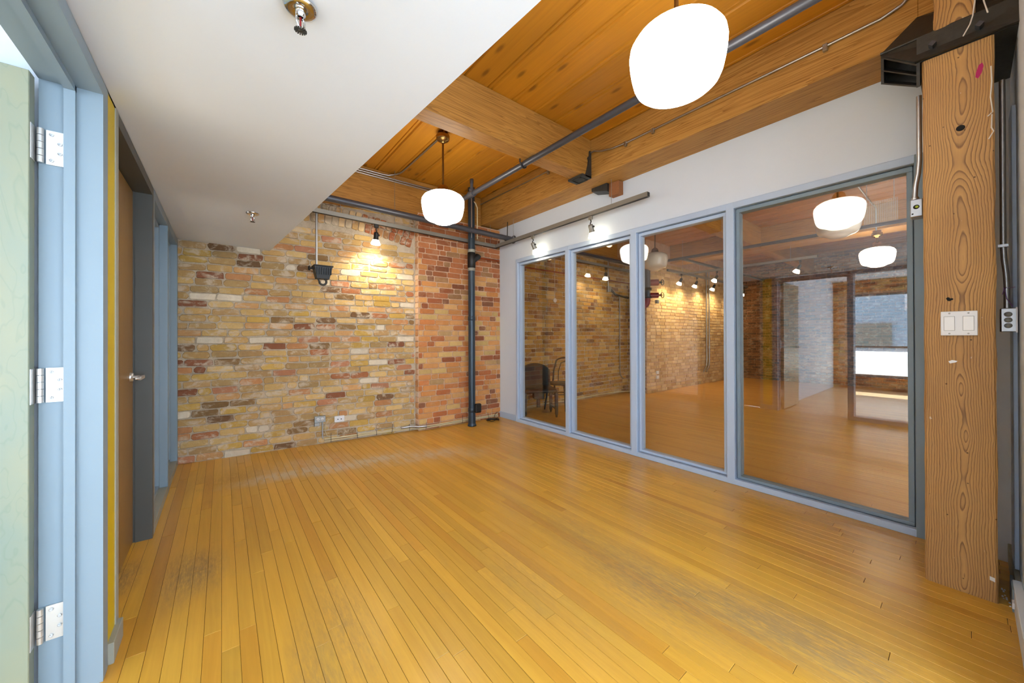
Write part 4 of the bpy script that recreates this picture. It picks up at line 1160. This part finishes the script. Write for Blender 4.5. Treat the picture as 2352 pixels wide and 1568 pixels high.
hf = make_head('lit spotlight aimed at the dim brick wall behind the second pane', .1, 0, GB, watts=9); hf.location = (5.72, 4.30, 2.508)
labs = ['first lit spotlight of the far wall track behind the third pane', 'second lit spotlight of the far wall track behind the third pane', 'third lit spotlight of the far wall track behind the third pane',
        'fourth lit spotlight of the far wall track beside the wide mullion', 'last lit spotlight at the end of the far wall track']
base_h = None
for k, x in enumerate((7.55, 8.25, 9.15, 9.95, 11.0)):
    hh = make_head(labs[k], .5, 0, GB, watts=22) if base_h is None else copy_tree(base_h)
    hh['label'] = labs[k]; hh.location = (x, 3.75, 2.502); base_h = base_h or hh
hg_ = copy_tree(base_h); hg_['label'] = 'lit spotlight at the near end of the track under the far girder'; hg_.location = (8.05, 1.86, 2.548)
hg2 = copy_tree(base_h); hg2['label'] = 'lit spotlight under the far girder close to the cream brick'; hg2.location = (8.05, 3.25, 2.545); hg2.rotation_euler = (0, 0, .6)

# ================================================================== FLOODLIGHT ON ITS DROP CONDUIT
fl_ = empty('floodlight', (.826, 4.30, 1.88), 'black finned floodlight hanging on a steel drop rod before the brick wall', 'floodlight')
ofl = (.826, 4.30, 1.88)
lp(MB().cyl((.790, 4.345, 1.965), (.790, 4.345, 2.60), .0115, 12), 'drop_rod', M['galv'], fl_, ofl)
bd = lp(MB().hexa([(.775, 4.245, 1.826), (.895, 4.245, 1.826), (.895, 4.345, 1.826), (.775, 4.345, 1.826)],
                  [(.750, 4.225, 1.952), (.922, 4.225, 1.952), (.922, 4.365, 1.952), (.750, 4.365, 1.952)]), 'housing', M['black'], fl_, ofl)
for k in range(7):
    x = .772 + k * .022
    lp(MB().hexa([(x, 4.218, 1.868), (x + .006, 4.218, 1.868), (x + .006, 4.25, 1.868), (x, 4.25, 1.868)], [(x, 4.208, 1.938), (x + .006, 4.208, 1.938), (x + .006, 4.235, 1.938), (x, 4.235, 1.938)]), 'fin', M['iron'], bd, ofl)
lp(MB().box(.742, .930, 4.215, 4.372, 1.952, 1.964, .003), 'rim', M['black'], fl_, ofl)
lp(MB().cyl((.752, 4.29, 1.93), (.712, 4.29, 1.93), .010, 12).lathe([(0, -.012), (.016, -.012), (.020, 0), (.014, .010)], (.712, 4.29, 1.93), 16, 'x').cyl((.712, 4.29, 1.905), (.712, 4.29, 1.955), .008, 8), 'tilt_knob', M['black'], fl_, ofl)
lp(MB().tube([(.80, 4.30, 1.828), (.805, 4.30, 1.80)] + arc((.842, 4.30, 1.800), .034, PI * .95, 2.35 * PI, 14), .011, 10), 'flexible_conduit', M['iron'], fl_, ofl)

# ================================================================== OUTLETS, CABLES AND BASE CONDUIT ON THE BRICK
def on_wall(x):            # y of the infill brick face
    return W0[1] + math.tan(SKEW) * (x - W0[0])
def wplate(name, label, x, z, w, h, th, mat, cat='outlet'):
    e = empty(name, (x, on_wall(x) - .008, z), label, cat, rz=SKEW)
    MB().box(-w / 2, w / 2, -th, 0, -h / 2, h / 2, .003).build('plate', mat, e)
    return e
po = wplate('power_outlet', 'grey metal duplex outlet low on the brick wall', .862, .283, .112, .072, .030, M['grey_box'])
for dx in (-.022, .022):
    s_ = MB().lathe([(0, -.0335), (.0165, -.0335), (.0175, -.029)], (dx, 0, .0), 20, 'y').build('socket', M['plate'], po)
    MB().box(-.006 + dx, -.0035 + dx, -.0345, -.033, -.004, .006).box(.0035 + dx, .006 + dx, -.0345, -.033, -.004, .006).build('slot', M['grime'], s_)
MB().box(-.056, -.005, -.026, 0, -.075, -.036, .003).build('lower_box', M['grey_box'], po)
MB().tube([(.025, -.014, -.036), (.025, -.014, -.20), (.03, -.016, -.226)], .0075, 10).build('riser_conduit', M['galv'], po)
jk = wplate('phone_jack', 'white two hole phone jack box low on the brick wall', 1.060, .262, .105, .070, .026, M['plate'], 'jack')
for dx in (-.016, .018):
    MB().lathe([(0, -.0272), (.0055, -.0272), (.006, -.026)], (dx, 0, -.002), 14, 'y').build('hole', M['grime'], jk)
jy = on_wall(1.0) - .022
tag(MB().tube([(1.008, jy, .285), (.975, jy, .285), (.938, jy - .004, .262), (.912, jy - .006, .215), (.906, jy - .008, .150), (.925, jy - .010, .095), (.955, jy - .012, .066), (1.0, jy - .014, .058)], .0042, 8).build('cable', M['cream']),
    'thin cream cable looping from the phone jack down to the floor', 'cable')
bc = empty('base_conduit', (2, 4.4, .05), 'cream cable bundle with steel conduit along the foot of the brick wall', 'conduit')
obc = (2, 4.4, .05)
def wf(x): return (on_wall(x) - .030) if x < 1.93 else 4.362
xs = [.90, 1.1, 1.3, 1.5, 1.7, 1.88, 1.925, 1.97, 2.05, 2.3, 2.6, 2.9, 3.2]
rg = random.Random(4)
lp(MB().tube([(x, wf(x) if x < 1.93 or x > 1.97 else 4.362, .052 + rg.uniform(-.004, .004)) for x in xs], .010, 10), 'conduit', M['cream'], bc, obc)
lp(MB().tube([(x, wf(x) - .012, .033 + rg.uniform(-.005, .004)) for x in xs], .008, 8), 'cable', M['cream'], bc, obc)
lp(MB().tube([(1.76, wf(1.76) - .004, .058), (1.90, wf(1.90) - .004, .060), (1.95, 4.366, .060), (2.06, 4.352, .056)], .0135, 10), 'steel_sleeve', M['galv'], bc, obc)
for x in (.965, 1.245, 1.46, 1.64, 1.86, 2.04, 2.58, 3.02):
    y = wf(x); t_ = rg.uniform(-.02, .02)
    lp(MB().tube([(x, y - .016, .016), (x + t_ * .3, y - .026, .045), (x + t_ * .6, y - .010, .068), (x + t_, y - .006, .068 + rg.uniform(.01, .06))], .0024, 6), 'cable_tie', M['black'], bc, obc)
cl = MB(); rg = random.Random(15)
pts = []
for k in range(44):
    a = k * .55
    pts.append((3.02 + .085 * math.cos(a) * (1 + .3 * math.sin(k * .4)), 4.235 + .055 * math.sin(a), .006 + .05 * abs(math.sin(k * .21)) * (k % 11) / 11))
pts += [(3.10, 4.30, .06), (3.15, 4.33, .09), (3.19, 4.34, .085)]
cl.tube(pts, .0038, 6)
tag(cl.build('cable_coil', M['black']), 'tangled black cable coil on the floor at the pier corner', 'cable')

# ================================================================== SPRINKLER HEADS IN THE BULKHEAD
def make_sprinkler(label):
    t = empty('fire_sprinkler', (0, 0, 0), label, 'sprinkler', 'sprinkler heads in the bulkhead')
    MB().lathe([(.0, -.004), (.018, -.010), (.030, -.012), (.039, -.008), (.042, -.002), (.042, .001)], n=32).build('escutcheon', M['chrome'], t)
    MB().lathe([(.013, -.006), (.013, -.022), (.009, -.026), (.009, -.030)], n=16).build('body', M['chrome'], t)
    for s in (-1, 1):
        MB().tube([(s * .009, 0, -.026), (s * .015, 0, -.036), (s * .014, 0, -.048), (s * .004, 0, -.060)], .003, 8).build('frame_arm', M['chrome'], t)
    MB().cyl((0, 0, -.028), (0, 0, -.056), .0025, 8).build('bulb', M['red'], t)
    d = MB().lathe([(0, -.062), (.006, -.062), (.006, -.065), (0, -.065)], n=12)
    for k in range(16):
        a = 2 * PI * k / 16; c, s = math.cos(a), math.sin(a)
        d.hexa([(.005 * c + .0012 * s, .005 * s - .0012 * c, -.0648), (.016 * c + .0018 * s, .016 * s - .0018 * c, -.0655), (.016 * c - .0018 * s, .016 * s + .0018 * c, -.0655), (.005 * c - .0012 * s, .005 * s + .0012 * c, -.0648)],
               [(.005 * c + .0012 * s, .005 * s - .0012 * c, -.0632), (.016 * c + .0018 * s, .016 * s - .0018 * c, -.0640), (.016 * c - .0018 * s, .016 * s + .0018 * c, -.0640), (.005 * c - .0012 * s, .005 * s + .0012 * c, -.0632)])
    d.build('deflector', M['iron'], t)
    return t
s1 = make_sprinkler('chrome sprinkler head on the white bulkhead, the larger one near the frame top'); s1.location = (.171, 1.155, H_SOF + .001); s1.rotation_euler = (0, 0, .7)
s2 = copy_tree(s1); s2['label'] = 'small chrome sprinkler head on the bulkhead toward the brick wall'; s2.location = (.177, 3.32, H_SOF + .004)

# ================================================================== ROOM BEHIND THE GLASS: loose things
# black mesh back chair and a bentwood chair by the dim brick wall
ch = empty('mesh_chair', (3.80, 4.13, 0), 'black mesh back armchair behind the first glass pane', 'chair', rz=-.55)
def grid_surface(fn, nu, nv, th):
    vs = []; fs = []
    for s in (0, 1):
        for i in range(nu + 1):
            for j in range(nv + 1):
                p, n_ = fn(i / nu, j / nv); vs.append(tuple(Vector(p) + Vector(n_) * th * s))
    o = (nu + 1) * (nv + 1)
    for i in range(nu):
        for j in range(nv):
            a, b_, c, d = i * (nv + 1) + j, (i + 1) * (nv + 1) + j, (i + 1) * (nv + 1) + j + 1, i * (nv + 1) + j + 1
            fs += [(a, b_, c, d), (o + d, o + c, o + b_, o + a)]
    for i in range(nu):
        a, b_ = i * (nv + 1), (i + 1) * (nv + 1); fs.append((a, o + a, o + b_, b_))
        a, b_ = a + nv, b_ + nv; fs.append((b_, o + b_, o + a, a))
    for j in range(nv):
        fs.append((j + 1, o + j + 1, o + j, j)); k = nu * (nv + 1); fs.append((k + j, o + k + j, o + k + j + 1, k + j + 1))
    return MB().add(vs, fs, True)
def backfn(u, v):
    a = (u - .5) * 2.2
    hh = .37 + v * (.39 - .10 * (2 * u - 1) ** 2)
    return ((.25 * math.sin(a), .10 + .14 * math.cos(a) + .05 * v, hh), (0, 1, 0))
grid_surface(backfn, 16, 6, .008).build('mesh_back', M['blackmesh'], ch)
MB().tube([backfn(0, t / 6)[0] for t in range(6)] + [backfn(t / 20, 1)[0] for t in range(21)] + [backfn(1, 1 - t / 6)[0] for t in range(1, 7)], .014, 8).build('back_frame', M['black'], ch)
MB().box(-.25, .25, -.25, .19, .365, .425, .02).build('seat', M['black'], ch)
for sx in (-1, 1):
    MB().box(sx * .235 - .022, sx * .235 + .022, -.24, -.20, .04, .37, .004).build('leg', M['black'], ch)
    MB().box(sx * .235 - .022, sx * .235 + .022, .13, .17, .04, .37, .004).build('leg', M['black'], ch)
    MB().box(sx * .235 - .012, sx * .235 + .012, -.20, .13, .11, .135).build('side_rail', M['pipe'], ch)
    for y in (-.22, .15):
        MB().lathe([(0, -.012), (.022, -.012), (.024, 0), (.022, .012), (0, .012)], (sx * .235, y, .024), 14, 'x').build('caster', M['black'], ch)
MB().box(-.08, .08, -.10, .06, .25, .365, .01).cyl((0, -.02, .12), (0, -.02, .26), .028, 12).build('tilt_mechanism', M['iron'], ch)
bw = empty('bentwood_chair', (4.40, 4.25, 0), 'black bentwood side chair cut by the first mullion', 'chair', rz=-1.2)
MB().lathe([(0, .438), (.195, .438), (.205, .428), (.205, .414), (.19, .406), (0, .406)], n=32).build('seat', M['black'], bw)
MB().tube([(-.175, .12, .42), (-.19, .19, .60), (-.165, .23, .76)] + [(-.165 * math.cos(t * PI / 8), .23 + .01 * math.sin(t * PI / 8), .76 + .075 * math.sin(t * PI / 8)) for t in range(1, 8)] + [(.165, .23, .76), (.19, .19, .60), (.175, .12, .42)], .014, 10).build('back_hoop', M['black'], bw)
MB().tube([(-.10, .17, .43), (-.105, .20, .60), (-.07, .225, .74), (0, .23, .775), (.07, .225, .74), (.105, .20, .60), (.10, .17, .43)], .009, 8).build('inner_hoop', M['black'], bw)
for sx in (-1, 1):
    MB().tube([(sx * .14, -.13, .41), (sx * .16, -.165, .22), (sx * .185, -.20, 0)], [.018, .015, .012], 10).build('leg', M['black'], bw)
    MB().tube([(sx * .15, .12, .41), (sx * .165, .18, .22), (sx * .18, .27, 0)], [.018, .015, .012], 10).build('leg', M['black'], bw)
MB().tube([(.135 * math.cos(k * PI / 8), .135 * math.sin(k * PI / 8), .25) for k in range(17)], .009, 8).build('leg_ring', M['black'], bw)

# red sprinkler riser by the pale brick corner
rv = empty('sprinkler_riser', (6.80, 4.08, 0), 'black riser pipe with red valves and elbow behind the third pane', 'riser')
orv = (6.80, 4.08, 0)
lp(MB().cyl((6.80, 4.08, 1.93), (6.80, 4.08, H_BEAM - .05), .055, 20), 'pipe', M['pipe'], rv, orv)
lp(MB().tube([(6.80, 4.08, 1.97)] + arc((6.70, 4.16, 1.93), .128, 0, -PI / 2, 8, (.78, -.625, 0), (0, 0, 1)) + [(6.62, 4.23, 1.80)], .058, 16), 'red_elbow', M['red'], rv, orv)
lp(MB().lathe([(.056, 0), (.082, 0), (.082, .03), (.056, .03)], (6.80, 4.08, 1.97), 20), 'flange', M['black'], rv, orv)
lp(MB().lathe([(.056, 0), (.078, 0), (.078, .05), (.056, .05)], (6.80, 4.08, 2.13), 20), 'coupling', M['black'], rv, orv)
for (z, mt, r) in ((2.29, 'red', .065), (2.03, 'red', .055)):
    v = lp(MB().cyl((6.84, 4.05, z), (6.95, 3.93, z), r, 16), 'valve_body', M[mt], rv, orv)
    lp(MB().cyl((6.95, 3.93, z), (7.0, 3.875, z), .022, 10).lathe([(.05, -.006), (.06, -.006), (.06, .006), (.05, .006)], (7.0, 3.87, z), 18, 'y'), 'hand_wheel', M['brass'] if z < 2.1 else M['black'], v, orv)
lp(MB().box(6.86, 6.93, 3.90, 3.96, 1.86, 1.93, .006), 'gauge_box', M['grey_box'], rv, orv)
lp(MB().cyl((6.60, 4.25, 0), (6.60, 4.25, 1.84), .032, 14), 'down_pipe', M['iron'], rv, orv)
# hanging disc
hd_ = empty('pull_cord', (4.62, 4.57, 1.83), 'white round disc hanging on a thin cord before the dim brick wall', 'pull cord')
lp(MB().cyl((4.62, 4.57, 1.88), (4.62, 4.57, 2.736), .004, 6), 'cord', M['white_wire'], hd_, (4.62, 4.57, 1.83))
lp(MB().lathe([(0, -.012), (.036, -.012), (.040, -.004), (.040, .004), (0, .006)], (4.62, 4.57, 1.84), 24, 'y'), 'disc', M['plate'], hd_, (4.62, 4.57, 1.83))
# junction box and conduit on the dim wall
jb = empty('wall_conduit', (6.3, 4.57, 0), 'thin steel conduit with box running down the dim brick wall', 'conduit')
ojb = (6.3, 4.57, 0)
lp(MB().box(6.13, 6.22, 4.545, 4.598, 2.10, 2.22, .004), 'junction_box', M['galv'], jb, ojb)
lp(MB().tube([(6.16, 4.572, 2.22), (6.16, 4.572, 2.74)], .010, 8), 'conduit', M['galv'], jb, ojb)
lp(MB().tube([(6.22, 4.572, 2.16), (6.27, 4.572, 2.18), (6.40, 4.572, 2.09), (6.50, 4.572, 2.06), (6.545, 4.572, 2.0), (6.55, 4.572, .42), (6.58, 4.572, .36), (6.66, 4.572, .30)], .011, 10), 'conduit', M['galv'], jb, ojb)
lp(MB().tube([(6.24, 4.572, 2.14), (6.40, 4.572, 2.06), (6.86, 4.572, 2.02)], .018, 8), 'flexible_conduit', M['iron'], jb, ojb)
tag(MB().tube([(3.42, 4.56, .03), (4.2, 4.57, .04), (5.0, 4.565, .03), (5.9, 4.57, .045), (6.55, 4.565, .035), (6.85, 4.4, .03)], .014, 8).build('base_cable', M['cream']), 'cream cable along the foot of the dim brick wall', 'cable')
for k, (x, z) in enumerate(((7.28, .42), (7.28, .32))):
    tag(MB().box(x - .05, x + .05, 4.135, 4.158, z - .035, z + .035, .004).build('far_outlet', M['plate']), ('upper' if k == 0 else 'lower') + ' of two white outlet boxes on the cream brick behind the glass', 'outlet', 'stacked outlets on the cream brick')
for k, x in enumerate((9.55, 9.70)):
    tag(MB().tube([(x, 4.11, 2.82), (x, 4.11, .55), (x - .03, 4.11, .42), (x - .18, 4.11, .30)], .016, 8).build('drop_conduit', M['galv']), ('nearer' if k == 0 else 'farther') + ' of two steel drop conduits on the cream brick wall', 'conduit', 'drop conduits')
# pipes under the far ceiling
tag(MB().cyl((6.95, -1.95, 2.70), (6.95, 4.0, 2.70), .026, 14).build('far_pipe', M['pipe']), 'dark pipe under the ceiling before the far girder', 'pipe')
tag(MB().cyl((3.42, 4.12, 2.62), (6.70, 4.10, 2.60), .034, 14).build('far_pipe', M['pipe']), 'thick dark pipe in front of the dim brick wall behind the glass', 'pipe')
tag(MB().cyl((7.01, 3.46, 2.70), (11.5, 3.46, 2.70), .028, 14).build('far_pipe', M['pipe']), 'dark pipe over the far wall track behind the glass', 'pipe')
tag(MB().cyl((4.9, -1.95, 2.74), (4.9, 2.3, 2.74), .020, 12).build('far_pipe', M['galv']), 'slim steel pipe near the unlit pendant behind the widest pane', 'pipe')
